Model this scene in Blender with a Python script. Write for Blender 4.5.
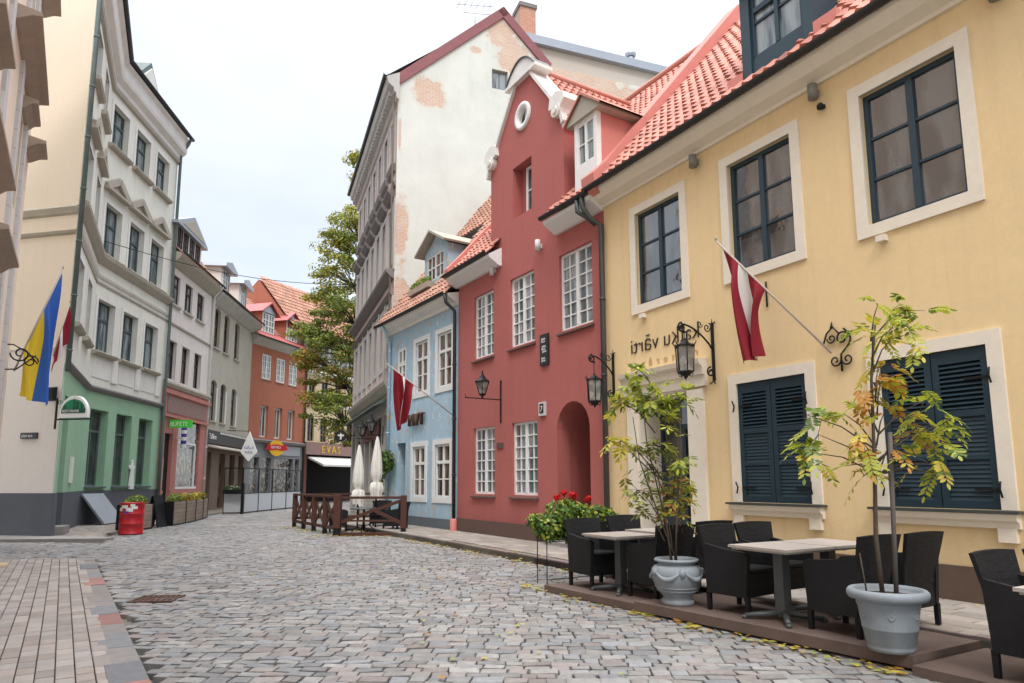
import bpy, bmesh, math, random
from mathutils import Vector, Matrix, geometry
R=math.radians; PI=math.pi
rnd=random.Random(7)
SC=bpy.context.scene; COL=SC.collection
for o in list(bpy.data.objects): bpy.data.objects.remove(o)

# ------------------------------------------------------------------ camera, sky, sun, exposure
cd=bpy.data.cameras.new('camera'); cam=bpy.data.objects.new('camera',cd); COL.objects.link(cam)
cd.sensor_width=36; cd.sensor_fit='HORIZONTAL'; cd.lens=36*670/1024; cd.shift_y=.04802; cd.clip_end=2000; cd.clip_start=.05
cam.location=(0,0,1.5)
pit,rol=R(7.716),R(-.172)
f_=Vector((0,math.cos(pit),math.sin(pit))); u_=Vector((0,-math.sin(pit),math.cos(pit))); r_=Vector((1,0,0))
r2=r_*math.cos(rol)+u_*math.sin(rol); u2=-r_*math.sin(rol)+u_*math.cos(rol)
cam.rotation_euler=Matrix((r2,u2,-f_)).transposed().to_euler()
SC.camera=cam
SUN_EL,SUN_AZ=50,172      # azimuth clockwise from +Y
w=bpy.data.worlds.new('World'); SC.world=w; w.use_nodes=True
nt=w.node_tree; nd=nt.nodes; lk=nt.links; nd.clear()
def N(nt,t,**k):
    n=nt.nodes.new(t)
    for a,b in k.items(): setattr(n,a,b)
    return n
sky=N(nt,'ShaderNodeTexSky',sky_type='NISHITA',sun_disc=False); sky.sun_elevation=R(SUN_EL); sky.sun_rotation=R(SUN_AZ)
bg1=N(nt,'ShaderNodeBackground'); bg1.inputs[1].default_value=.05; lk.new(sky.outputs[0],bg1.inputs[0])
tc=N(nt,'ShaderNodeTexCoord'); sep=N(nt,'ShaderNodeSeparateXYZ'); lk.new(tc.outputs['Generated'],sep.inputs[0])
mp=N(nt,'ShaderNodeMapping'); mp.inputs['Scale'].default_value=(1,1,2.6); lk.new(tc.outputs['Generated'],mp.inputs[0])
nz=N(nt,'ShaderNodeTexNoise'); nz.inputs['Scale'].default_value=2.2; nz.inputs['Detail'].default_value=5; nz.inputs['Roughness'].default_value=.5; lk.new(mp.outputs[0],nz.inputs['Vector'])
cr=N(nt,'ShaderNodeValToRGB'); cr.color_ramp.elements[0].position=.36; cr.color_ramp.elements[0].color=(.76,.79,.85,1); cr.color_ramp.elements[1].position=.6; cr.color_ramp.elements[1].color=(.91,.92,.94,1)
lk.new(nz.outputs[0],cr.inputs[0])
el=N(nt,'ShaderNodeMapRange'); el.inputs[1].default_value=0.; el.inputs[2].default_value=1.; el.inputs[3].default_value=.70; el.inputs[4].default_value=6.6; lk.new(sep.outputs[2],el.inputs[0])
pw=N(nt,'ShaderNodeMath',operation='POWER'); pw.inputs[1].default_value=6.; mx=N(nt,'ShaderNodeMath',operation='MAXIMUM'); mx.inputs[1].default_value=0; lk.new(sep.outputs[2],mx.inputs[0]); lk.new(mx.outputs[0],pw.inputs[0]); lk.new(pw.outputs[0],el.inputs[0])
bg2=N(nt,'ShaderNodeBackground'); lk.new(cr.outputs[0],bg2.inputs[0]); lk.new(el.outputs[0],bg2.inputs[1])
ad=N(nt,'ShaderNodeAddShader'); lk.new(bg1.outputs[0],ad.inputs[0]); lk.new(bg2.outputs[0],ad.inputs[1])
wo=N(nt,'ShaderNodeOutputWorld'); lk.new(ad.outputs[0],wo.inputs[0])
sd=bpy.data.lights.new('sun','SUN'); sd.energy=1.0; sd.angle=R(14); sd.color=(1,.95,.87); so=bpy.data.objects.new('sun',sd); COL.objects.link(so)
so.rotation_euler=Vector((-math.sin(R(SUN_AZ))*math.cos(R(SUN_EL)),-math.cos(R(SUN_AZ))*math.cos(R(SUN_EL)),-math.sin(R(SUN_EL)))).to_track_quat('-Z','Y').to_euler()
SC.view_settings.view_transform='Standard'; SC.view_settings.look='None'; SC.view_settings.gamma=1; SC.view_settings.exposure=.40
SC.render.engine='CYCLES'
try: SC.cycles.max_bounces=6; SC.cycles.diffuse_bounces=3; SC.cycles.use_denoising=True
except Exception: pass

# ------------------------------------------------------------------ materials
MATS={}; ATTR=set()
def mat(name,col,rough=.85,var=.0,vs=3.,bump=0.,bs=40.,metal=0.,spec=.3,col2=None,stain=0.,attr=False,brick=None,blobs=None,peel=None,wave=None,coat=0.,streak=0.,dirt=0.):
    if name in MATS: return MATS[name]
    m=bpy.data.materials.new(name); m.use_nodes=True; t=m.node_tree; L=t.links
    b=t.nodes['Principled BSDF']; b.inputs['Roughness'].default_value=rough; b.inputs['Metallic'].default_value=metal
    b.inputs['Specular IOR Level'].default_value=spec; b.inputs['Coat Weight'].default_value=coat
    tc=N(t,'ShaderNodeTexCoord'); V=tc.outputs['Object']
    c=N(t,'ShaderNodeRGB'); c.outputs[0].default_value=(*col,1); C=c.outputs[0]
    def mixc(fac,A,B,bt='MIX'):
        x=N(t,'ShaderNodeMix',data_type='RGBA',blend_type=bt)
        if isinstance(fac,float): x.inputs[0].default_value=fac
        else: L.new(fac,x.inputs[0])
        for i,q in ((6,A),(7,B)):
            if isinstance(q,tuple): x.inputs[i].default_value=(*q,1)
            else: L.new(q,x.inputs[i])
        return x.outputs[2]
    def noise(s,d=4,r=.6,vec=None,sc=None):
        x=N(t,'ShaderNodeTexNoise'); x.inputs['Scale'].default_value=s; x.inputs['Detail'].default_value=d; x.inputs['Roughness'].default_value=r
        vv=vec or V
        if sc:
            mp=N(t,'ShaderNodeMapping'); mp.inputs['Scale'].default_value=sc; L.new(vv,mp.inputs[0]); vv=mp.outputs[0]
        L.new(vv,x.inputs['Vector']); return x.outputs[0]
    def ramp(v,a,b_):
        x=N(t,'ShaderNodeMapRange'); x.inputs[1].default_value=a; x.inputs[2].default_value=b_; L.new(v,x.inputs[0]); return x.outputs[0]
    def math_(op,a,b_=None):
        x=N(t,'ShaderNodeMath',operation=op)
        for i,q in enumerate((a,b_)):
            if q is None: continue
            if isinstance(q,(float,int)): x.inputs[i].default_value=q
            else: L.new(q,x.inputs[i])
        return x.outputs[0]
    if col2: C=mixc(ramp(noise(vs,5),.35,.65),C,col2)
    if var: C=mixc(ramp(noise(vs,6,.65),.3,.75),C,tuple(x*(1-var) for x in col) ,'MIX')
    if stain:
        s=ramp(noise(.9,6,.7,sc=(1.6,1.6,.35)),.5,.78); C=mixc(math_('MULTIPLY',s,stain),C,tuple(x*.45+.03 for x in col))
    if streak:
        s=ramp(noise(2.2,4,.6,sc=(2.5,2.5,.12)),.52,.8); C=mixc(math_('MULTIPLY',s,streak),C,tuple(x*.5 for x in col))
    if bump:
        C=mixc(.25,C,mixc(ramp(noise(9.,7,.75),.35,.68),tuple(min(1,x*1.1) for x in col),tuple(x*.86 for x in col)) if not (col2 or attr or stain or peel) else C)
        C=mixc(math_('MULTIPLY',ramp(noise(16.,8,.8),.56,.74),.35),C,tuple(x*.62 for x in col))
    H=None
    if brick:
        bw,bh,mort,c1,c2,cm=brick
        sp=N(t,'ShaderNodeSeparateXYZ'); L.new(V,sp.inputs[0]); cb=N(t,'ShaderNodeCombineXYZ'); L.new(sp.outputs[0],cb.inputs[0]); L.new(sp.outputs[2],cb.inputs[1])
        bt=N(t,'ShaderNodeTexBrick'); L.new(cb.outputs[0],bt.inputs['Vector']); bt.inputs['Scale'].default_value=1
        bt.inputs['Brick Width'].default_value=bw; bt.inputs['Row Height'].default_value=bh; bt.inputs['Mortar Size'].default_value=mort
        bt.inputs['Color1'].default_value=(*c1,1); bt.inputs['Color2'].default_value=(*c2,1); bt.inputs['Mortar'].default_value=(*cm,1)
        BC=mixc(.35,bt.outputs[0],mixc(ramp(noise(1.5,5),.3,.7),c1,cm))
        if blobs:
            sp2=N(t,'ShaderNodeSeparateXYZ'); L.new(V,sp2.inputs[0]); M_=None
            n1=math_('MULTIPLY',math_('SUBTRACT',noise(1.7,8,.7),.5),2.6)
            for cx,cz,rx,rz in blobs:
                dx=math_('DIVIDE',math_('SUBTRACT',sp2.outputs[0],cx),rx); dz=math_('DIVIDE',math_('SUBTRACT',sp2.outputs[2],cz),rz)
                d=math_('SQRT',math_('ADD',math_('MULTIPLY',dx,dx),math_('MULTIPLY',dz,dz)))
                k=math_('SUBTRACT',1.05,math_('ADD',d,n1)); M_=k if M_ is None else math_('MAXIMUM',M_,k)
            mk=ramp(M_,0,.12); edge=ramp(M_,-.35,.0); C=mixc(math_('MULTIPLY',edge,.6),C,(.62,.52,.42)); C=mixc(mk,C,BC); H=math_('MULTIPLY',mk,-.6)
        else: C=BC; H=math_('MULTIPLY',bt.outputs['Fac'],-.7)
    if peel:
        pc,thr=peel
        mk=ramp(noise(2.3,8,.72),thr,thr+.03); C=mixc(mk,C,pc); mk2=ramp(noise(5.,8,.7,sc=(1.5,1.5,.6)),thr+.02,thr+.05); C=mixc(mk2,C,(.75,.78,.78))
    if dirt:
        sp3=N(t,'ShaderNodeSeparateXYZ'); L.new(V,sp3.inputs[0]); g=math_('ADD',ramp(sp3.outputs[2],1.1,.35),math_('SUBTRACT',noise(3.,6,.7),.62)); g=N_clamp(t,g)
        C=mixc(math_('MULTIPLY',g,dirt),C,tuple(x*.5 for x in col))
    if attr:
        ATTR.add(name)
        a=N(t,'ShaderNodeAttribute',attribute_name='tint'); C=mixc(1.,C,a.outputs[0],'MULTIPLY')
    L.new(C,b.inputs['Base Color'])
    if wave:
        x=N(t,'ShaderNodeTexWave',wave_type='BANDS',bands_direction=wave[0]); x.inputs['Scale'].default_value=wave[1]; x.inputs['Distortion'].default_value=wave[2]; L.new(V,x.inputs[0])
        H=x.outputs[1] if H is None else math_('ADD',H,x.outputs[1])
    if bump:
        h=noise(bs,6,.65); h=math_('ADD',h,math_('MULTIPLY',noise(bs/9,3),1.2))
        if H is not None: h=math_('ADD',h,math_('MULTIPLY',H,2.))
    else: h=H
    if h is not None:
        bp=N(t,'ShaderNodeBump'); bp.inputs['Strength'].default_value=min(1,bump*2 if bump else .4); bp.inputs['Distance'].default_value=.012; L.new(h,bp.inputs['Height']); L.new(bp.outputs[0],b.inputs['Normal'])
    MATS[name]=m; return m
def N_clamp(t,s):
    x=N(t,'ShaderNodeClamp'); t.links.new(s,x.inputs[0]); return x.outputs[0]
def glassmat(name,c1,c2,scale=(1.2,1.2,.5),rough=.04,thr=(.45,.6)):
    """window pane: curtains or a dark room behind reflecting old glass"""
    if name in MATS: return MATS[name]
    m=bpy.data.materials.new(name); m.use_nodes=True; t=m.node_tree; L=t.links; b=t.nodes['Principled BSDF']
    b.inputs['Roughness'].default_value=rough; b.inputs['Specular IOR Level'].default_value=.9; b.inputs['IOR'].default_value=1.9 if name=='reflecting_glass' else 1.6
    tc=N(t,'ShaderNodeTexCoord'); mp=N(t,'ShaderNodeMapping'); mp.inputs['Scale'].default_value=scale; 
    oi=N(t,'ShaderNodeObjectInfo'); va=N(t,'ShaderNodeVectorMath',operation='ADD'); L.new(tc.outputs['Object'],va.inputs[0]); cb=N(t,'ShaderNodeCombineXYZ'); mm=N(t,'ShaderNodeMath',operation='MULTIPLY'); mm.inputs[1].default_value=60; L.new(oi.outputs['Random'],mm.inputs[0]); L.new(mm.outputs[0],cb.inputs[0]); L.new(cb.outputs[0],va.inputs[1]); L.new(va.outputs[0],mp.inputs[0])
    n=N(t,'ShaderNodeTexNoise'); n.inputs['Scale'].default_value=2.2; n.inputs['Detail'].default_value=3; L.new(mp.outputs[0],n.inputs[0])
    r=N(t,'ShaderNodeMapRange'); r.inputs[1].default_value=thr[0]; r.inputs[2].default_value=thr[1]; L.new(n.outputs[0],r.inputs[0])
    x=N(t,'ShaderNodeMix',data_type='RGBA'); L.new(r.outputs[0],x.inputs[0]); x.inputs[6].default_value=(*c1,1); x.inputs[7].default_value=(*c2,1); L.new(x.outputs[2],b.inputs['Base Color'])
    n2=N(t,'ShaderNodeTexNoise'); n2.inputs['Scale'].default_value=3.5; L.new(va.outputs[0],n2.inputs[0]); bp=N(t,'ShaderNodeBump'); bp.inputs['Strength'].default_value=.12; bp.inputs['Distance'].default_value=.02; L.new(n2.outputs[0],bp.inputs['Height']); L.new(bp.outputs[0],b.inputs['Normal'])
    MATS[name]=m; return m

m_yel=mat('yellow_plaster',(.81,.61,.34),.9,.08,1.2,.12,60,streak=.28,dirt=.5)
m_cream=mat('cream_trim',(.80,.72,.60),.85,.07,2,.08,60)
m_ybase=mat('brown_plinth',(.13,.085,.062),.85,.2,3,.2,50)
m_red=mat('red_plaster',(.44,.135,.12),.9,.12,1.4,.12,60,streak=.3,dirt=.5)
m_rbase=mat('dark_red_plinth',(.13,.082,.068),.9,.2,2,.2,40)
m_pinkflash=mat('salmon_parapet',(.64,.24,.20),.75,.12,2,.1,40)
m_white=mat('white_paint',(.80,.80,.78),.6,.05,4,.05,60)
m_gwhite=mat('offwhite_stucco',(.82,.80,.75),.8,.12,2,.1,40,stain=.25)
m_tile=mat('clay_tile',(.55,.235,.175),.7,.15,5,.2,50,attr=True)
m_tileo=mat('orange_tile',(.50,.27,.195),.8,.2,4,.2,50,attr=True)
m_gut=mat('dark_gutter',(.035,.036,.038),.45,.2,5,0,metal=.3,spec=.5)
m_down=mat('grey_downpipe',(.075,.085,.08),.5,.2,5,0,metal=.3,spec=.5)
m_blueframe=mat('petrol_window_paint',(.018,.045,.065),.45,.1,6,.03,80,spec=.5)
m_shut=mat('petrol_shutter_paint',(.014,.036,.052),.55,.25,3,.05,80,spec=.4)
m_iron=mat('black_iron',(.012,.012,.014),.5,.2,10,.05,60,metal=.4,spec=.5)
m_blue=mat('pale_blue_plaster',(.42,.58,.69),.88,.1,1.5,.15,50,peel=((.52,.44,.36),.565),streak=.3,dirt=.3)
m_bluepl=mat('grey_blue_plinth',(.13,.15,.165),.85,.2,3,.15,40)
m_wwall=mat('weathered_white_wall',(.70,.72,.66),.92,.14,.9,.25,25,stain=.25,brick=(.26,.085,.014,(.56,.32,.22),(.62,.44,.33),(.64,.58,.5)),blobs=[(1.25,16.6,.62,.5),(4.2,19.9,.55,.75),(4.75,18.9,.7,.85),(3.1,18.85,.22,.13),(.22,10.9,.24,1.2),(.25,8.4,.3,.6),(8.0,18.5,2.1,.95),(10.2,18.1,1.4,.6),(.1,14.6,.05,.6)])
m_lowwing=mat('beige_plaster',(.55,.50,.44),.9,.1,1,.2,30)
m_pink=mat('pink_plaster',(.68,.54,.52),.9,.12,1.5,.12,40,stain=.3)
m_grey=mat('grey_stucco',(.54,.52,.49),.9,.15,2,.15,40,stain=.35)
m_dgrey=mat('dark_stone_trim',(.23,.21,.205),.85,.2,3,.15,40)
m_verge=mat('purple_red_metal',(.26,.085,.09),.55,.25,3,.05,40,spec=.4)
m_sheet=mat('grey_sheet_metal',(.42,.45,.50),.4,.12,2,0,metal=.5,spec=.5)
m_roofdark=mat('dark_sheet_roof',(.05,.05,.055),.55,.2,2,0,spec=.4)
m_brick=mat('red_brick',(.5,.2,.12),.85,0,1,.2,50,brick=(.26,.085,.01,(.50,.17,.09),(.58,.24,.14),(.5,.42,.36)))
m_green=mat('mint_plaster',(.33,.53,.36),.88,.1,1.6,.12,40,stain=.25)
m_gcream=mat('creamy_white_plaster',(.80,.79,.70),.9,.12,1.3,.12,40,stain=.22,streak=.35)
m_cwall=mat('peach_plaster',(.80,.69,.55),.9,.06,.6,.08,30,streak=.15)
m_cwall2=mat('pale_lower_plaster',(.76,.71,.66),.9,.06,.8,.08,30,streak=.2)
m_slate=mat('slate_plinth_paint',(.115,.125,.145),.7,.2,1.5,.1,30,stain=.3)
m_stone=mat('brown_cornice_stone',(.46,.42,.35),.85,.25,3,.15,40)
m_hood=mat('brown_hood',(.42,.34,.27),.8,.2,4,.1,50)
m_upeach=mat('orange_peach_plaster',(.84,.70,.55),.9,.08,1,.1,40)
m_ugrey=mat('pale_grey_pilaster',(.60,.60,.60),.85,0,1,.1,40,brick=(1.4,.42,.012,(.60,.59,.59),(.64,.62,.60),(.42,.40,.38)))
m_patina=mat('green_patina_metal',(.13,.175,.165),.6,.3,4,0,spec=.4)
m_ppink=mat('pale_pink_plaster',(.74,.68,.64),.9,.1,1.6,.12,40,stain=.25)
m_salmon=mat('salmon_shopfront',(.52,.21,.18),.75,.15,2.5,.08,40,stain=.25)
m_fascia=mat('mauve_fascia',(.30,.19,.17),.7,.15,3,.05,40)
m_beige=mat('grey_beige_plaster',(.50,.47,.39),.92,.2,1.4,.15,40,stain=.35,col2=(.52,.50,.45))
m_nshop=mat('brown_shopfront',(.24,.17,.13),.8,.25,3,.1,40,stain=.3)
m_terra=mat('terracotta_plaster',(.43,.155,.098),.9,.12,1.5,.12,40,stain=.25)
m_tshop=mat('grey_shopfront',(.23,.235,.25),.7,.15,3,.08,40)
m_redroof=mat('red_metal_roof',(.50,.13,.12),.5,.15,3,0,spec=.4)
m_eyel=mat('pale_ochre_plaster',(.70,.56,.36),.9,.12,1.6,.1,40,stain=.25)
m_erust=mat('rust_brown_fascia',(.20,.085,.07),.7,.25,3,.08,40)
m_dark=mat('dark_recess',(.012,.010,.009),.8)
m_darkwood=mat('brown_window_wood',(.055,.028,.024),.6,.2,6,.05,60)
m_teal=mat('grey_teal_window_paint',(.075,.12,.125),.55,.2,6,0)
m_lav=mat('offwhite_window_paint',(.66,.66,.66),.55,.06,6,0)
g_red=glassmat('net_curtain_glass',(.10,.115,.13),(.34,.36,.37),(1.5,1.5,.3),.05)
g_yel=glassmat('reflecting_glass',(.018,.022,.026),(.085,.095,.10),(1.6,1.6,.45),.03,(.42,.58))
g_dark=glassmat('dark_glass',(.015,.017,.02),(.06,.06,.06),(1,1,.6),.04)
g_left=glassmat('old_glass',(.05,.07,.08),(.26,.30,.31),(2.5,2.5,.3),.05,(.4,.55))
g_brown=glassmat('warm_room_glass',(.05,.032,.025),(.19,.13,.10),(1.5,1.5,.4),.05)
g_shop=glassmat('shop_display_glass',(.03,.03,.035),(.38,.30,.24),(3,3,2.2),.05,(.5,.62))

# ------------------------------------------------------------------ mesh helpers
def link(o,parent=None):
    COL.objects.link(o)
    if parent: o.parent=parent
    return o
class MB:
    def __init__(s): s.v=[];s.f=[];s.m=[];s.c=[];s.cm=0;s.tc=None;s.sm=[]
    def add(s,vs,fs,sm=False):
        n=len(s.v); s.v+=[tuple(v) for v in vs]
        for f in fs: s.f.append(tuple(i+n for i in f)); s.m.append(s.cm); s.c.append(s.tc); s.sm.append(sm)
        return s
    def box(s,x0,x1,y0,y1,z0,z1):
        return s.add([(x0,y0,z0),(x1,y0,z0),(x1,y1,z0),(x0,y1,z0),(x0,y0,z1),(x1,y0,z1),(x1,y1,z1),(x0,y1,z1)],[(0,3,2,1),(4,5,6,7),(0,1,5,4),(1,2,6,5),(2,3,7,6),(3,0,4,7)])
    def bar(s,a,b,w,h,up=(0,0,1)):
        a=Vector(a);b=Vector(b);d=(b-a).normalized();up=Vector(up)
        if abs(d.dot(up))>.98: up=Vector((0,1,0))
        x=d.cross(up).normalized()*w/2; y=x.cross(d).normalized()*h/2
        vs=[a-x-y,a+x-y,a+x+y,a-x+y,b-x-y,b+x-y,b+x+y,b-x+y]
        return s.add(vs,[(0,1,2,3),(7,6,5,4),(0,4,5,1),(1,5,6,2),(2,6,7,3),(3,7,4,0)])
    def tube(s,pts,r,n=6,cap=True):
        pts=[Vector(p) for p in pts]; rings=[]
        rr=r if isinstance(r,(list,tuple)) else [r]*len(pts)
        px=None
        for i,p in enumerate(pts):
            d=(pts[min(i+1,len(pts)-1)]-pts[max(i-1,0)]).normalized()
            if px is None: px=d.orthogonal().normalized()
            else: px=(px-d*px.dot(d)).normalized() if (px-d*px.dot(d)).length>1e-5 else d.orthogonal().normalized()
            y=d.cross(px); rings.append([p+(px*math.cos(2*PI*k/n)+y*math.sin(2*PI*k/n))*rr[i] for k in range(n)])
        vs=[v for r_ in rings for v in r_]; fs=[]
        for i in range(len(pts)-1):
            for k in range(n): fs.append((i*n+k,i*n+(k+1)%n,(i+1)*n+(k+1)%n,(i+1)*n+k))
        s.add(vs,fs,True)
        if cap: n0=len(s.v)-len(vs); s.f+= [tuple(n0+k for k in range(n))[::-1],tuple(n0+(len(pts)-1)*n+k for k in range(n))]; s.m+=[s.cm]*2; s.c+=[s.tc]*2; s.sm+=[False]*2
        return s
    def lathe(s,prof,n=24,c=(0,0,0),sm=True):
        vs=[];fs=[]
        for r,z in prof:
            for k in range(n): a=2*PI*k/n; vs.append((c[0]+r*math.cos(a),c[1]+r*math.sin(a),c[2]+z))
        for i in range(len(prof)-1):
            for k in range(n): fs.append((i*n+k,i*n+(k+1)%n,(i+1)*n+(k+1)%n,(i+1)*n+k))
        s.add(vs,fs,sm); return s
    def prism(s,out,axis,a,b):
        """outline (p,q) extruded along axis ('x','y','z') from a to b"""
        def P(p,q,t): return {'x':(t,p,q),'y':(p,t,q),'z':(p,q,t)}[axis]
        n=len(out); vs=[P(p,q,a) for p,q in out]+[P(p,q,b) for p,q in out]
        fs=[tuple(range(n)),tuple(range(2*n-1,n-1,-1))]+[(i,(i+1)%n+0 if False else i+n,(i+1)%n+n,(i+1)%n) for i in range(n)]
        return s.add(vs,fs)
    def build(s,name,mats,parent=None,loc=None,fix=True,rot=None):
        me=bpy.data.meshes.new(name); me.from_pydata(s.v,[],s.f)
        for m in (mats if isinstance(mats,(list,tuple)) else [mats]): me.materials.append(m)
        me.polygons.foreach_set('material_index',s.m); me.polygons.foreach_set('use_smooth',s.sm)
        if any(c is not None for c in s.c) or any(m.name in ATTR for m in (mats if isinstance(mats,(list,tuple)) else [mats])):
            ca=me.color_attributes.new('tint','FLOAT_COLOR','CORNER'); i=0; buf=[]
            for p,c in zip(me.polygons,s.c): buf+=list((*(c or (1,1,1)),1))*p.loop_total
            ca.data.foreach_set('color',buf)
        if fix:
            bm=bmesh.new(); bm.from_mesh(me); bmesh.ops.recalc_face_normals(bm,faces=bm.faces); bm.to_mesh(me); bm.free()
        me.update(); o=bpy.data.objects.new(name,me); link(o,parent)
        if loc: o.location=loc
        if rot: o.rotation_euler=rot
        return o
def thing(name,label,cat,loc=(0,0,0),rz=0,group=None):
    o=bpy.data.objects.new(name,None); COL.objects.link(o); o.location=loc; o.rotation_euler=(0,0,rz); o.empty_display_size=.2
    return tag(o,label,cat,group)
def tag(o,label,cat,group=None):
    o['label']=label;o['category']=cat
    if group:o['group']=group
    return o
def struct(o): o['kind']='structure'; return o
def dup(o,loc=None,rz=None,label=None,parent=None):
    c=o.copy(); COL.objects.link(c)
    if parent is not None: c.parent=parent
    if loc is not None: c.location=loc
    if rz is not None: c.rotation_euler=(0,0,rz)
    if label: c['label']=label
    for ch in o.children: dup(ch,parent=c)
    return c
class F:
    """facade frame: +x along the facade (left to right as seen from the street), -y towards the street"""
    def __init__(s,O,d): l=math.hypot(*d); s.O=Vector((O[0],O[1],0)); s.d=Vector((d[0]/l,d[1]/l,0)); s.i=Vector((-s.d.y,s.d.x,0)); s.rz=math.atan2(d[1],d[0])
    def P(s,u,y,z): return s.O+s.d*u+s.i*y+Vector((0,0,z))
def wall(B,name,out,holes,m,t=.4,y=0.):
    """plastered wall with real openings: outline and holes are (u,z) loops"""
    vs=[];fl=[];
    for lp in [out]+holes:
        n=len(vs); vs+=[Vector(p) for p in lp]; fl.append(list(range(n,len(vs))))
    r=geometry.delaunay_2d_cdt(vs,[],fl,5,1e-5)
    V=r[0];Fc=r[2]
    bm=bmesh.new(); bv=[bm.verts.new((p.x,y,p.y)) for p in V]
    for f in Fc: bm.faces.new([bv[i] for i in f])
    bmesh.ops.recalc_face_normals(bm,faces=bm.faces)
    g=bmesh.ops.extrude_face_region(bm,geom=list(bm.faces))
    bmesh.ops.translate(bm,verts=[e for e in g['geom'] if isinstance(e,bmesh.types.BMVert)],vec=(0,t,0))
    bmesh.ops.recalc_face_normals(bm,faces=bm.faces)
    me=bpy.data.meshes.new(name); bm.to_mesh(me); bm.free(); me.materials.append(m)
    return link(bpy.data.objects.new(name,me),B)
def rect(u0,u1,z0,z1): return [(u0,z0),(u1,z0),(u1,z1),(u0,z1)]
def arch(u0,u1,z0,zs,n=10,rise=None):
    c=(u0+u1)/2; r=(u1-u0)/2; rise=rise or r
    return [(u0,z0),(u1,z0)]+[(c+r*math.cos(PI*k/n),zs+rise*math.sin(PI*k/n)) for k in range(n+1)]
WC={}
def window(B,u,z,w,h,cols,rows,mf,mp,y=.12,fw=.06,mw=.025,sill=None,center=.08,transom=None,sash=True,name='window'):
    """one window: frame with muntins > pane, sill; equal ones share their meshes"""
    key=(round(w,3),round(h,3),cols,rows,mf.name,mp.name,fw,mw,center,transom,sill and sill[0].name)
    if key in WC: o=dup(WC[key],parent=B); o.location=(u,y,z); return o
    b=MB()
    b.box(0,w,-.03,.05,0,fw).box(0,w,-.03,.05,h-fw,h).box(0,fw,-.032,.048,fw,h-fw).box(w-fw,w,-.032,.048,fw,h-fw)
    if center: b.box(w/2-center/2,w/2+center/2,-.036,.044,fw,h-fw)
    if transom: b.box(fw,w-fw,-.045,.04,transom-.045,transom+.045)
    for i in range(1,cols):
        x=w*i/cols
        if center and abs(x-w/2)<.02: continue
        b.box(x-mw/2,x+mw/2,-.018,.03,fw,h-fw)
    for j in range(1,rows):
        q=fw+(h-2*fw)*j/rows
        if transom and abs(q-transom)<.06: continue
        b.box(fw,w-fw,-.022,.03,q-mw/2,q+mw/2)
    o=b.build(name,mf,B); o.location=(u,y,z)
    p=MB().box(fw*.5,w-fw*.5,.006,.022,fw*.5,h-fw*.5).build('pane',mp,o)
    if sill:
        sm,ov,pr=sill; MB().prism([(-y-pr,-.045),(.0,-.005),(.0,-.06),(-y-pr,-.075)],'x',-ov,w+ov).build('sill',sm,o)
    WC[key]=o; return o
def surround(B,u0,u1,z0,z1,wd,m,pr=.03,bottom=True,name='window_surround'):
    b=MB(); zb=z0-wd if bottom else z0
    b.box(u0-wd,u0,-pr,.02,zb,z1+wd).box(u1,u1+wd,-pr,.02,zb,z1+wd).box(u0,u1,-pr+.002,.018,z1,z1+wd)
    if bottom: b.box(u0,u1,-pr+.002,.018,z0-wd,z0)
    return b.build(name,m,B)
def cornice(B,name,prof,u0,u1,m): return MB().prism(prof,'x',u0,u1).build(name,m,B)
def gutter(B,u0,u1,y,z,m=None,r=.075):
    b=MB(); n=8; pr=[(y+r*math.cos(PI+PI*k/n),z+r*math.sin(PI+PI*k/n)) for k in range(n+1)]+[(y+(r-.012)*math.cos(PI+PI*k/n),z+(r-.012)*math.sin(PI+PI*k/n)) for k in range(n,-1,-1)]
    return b.prism(pr,'x',u0,u1).build('gutter',m or m_gut,B)
def pipe(B,pts,r=.05,m=None,name='downpipe'):
    b=MB().tube(pts,r,8)
    a=Vector(pts[-2]);c=Vector(pts[-1]); L=(c-a).length
    for k in range(1,int(L/1.6)+1):
        p=a.lerp(c,k*1.6/L) if k*1.6<L else None
        if p: b.tube([p+Vector((0,0,-.02)),p+Vector((0,0,.02))],r*1.25,8)
    return b.build(name,m or m_down,B)
def body(B,u0,u1,y0,y1,z1,m,name='rear_walls',z0=-.5): return MB().box(u0,u1,y0,y1,z0,z1).build(name,m,B)
def tiles(B,name,O,U,V,W,L,m,keep=None,pw=.24,rl=.36,amp=.028,step=.04,seg=6):
    """clay pantiles: waves along U, overlapping courses up V"""
    O=Vector(O);U=Vector(U).normalized();V=Vector(V).normalized();Nn=U.cross(V).normalized()
    if Nn.z<0: Nn=-Nn
    b=MB(); nc=max(1,round(W/pw)); nr=max(1,round(L/rl)); pw=W/nc; rl=L/nr; rg=random.Random(3)
    prof=[(k/seg, amp*math.sin(2*PI*k/seg)+amp*.35*math.sin(4*PI*k/seg)) for k in range(seg+1)]
    for j in range(nr):
        for i in range(nc):
            if keep and not keep((i+.5)*pw,(j+.5)*rl): continue
            t=.70+.42*rg.random(); q=.93+.1*rg.random(); b.tc=(t,t*q,t*q*.97) if rg.random()>.06 else (t*.72,t*.7,t*.72)
            vs=[]; ej=rg.uniform(-.006,.010)
            for (fr,h) in prof:
                x=O+U*((i+fr)*pw); e=ej
                vs+= [x+V*(j*rl)+Nn*(h-.01), x+V*(j*rl)+Nn*(h+step+e), x+V*((j+1)*rl+.01)+Nn*(h+.0)]
            fs=[]
            for k in range(seg): a=3*k; c=a+3; fs+=[(a,c,c+1,a+1),(a+1,c+1,c+2,a+2)]
            b.add(vs,fs)
    return b.build(name,m,B,fix=False)
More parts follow.
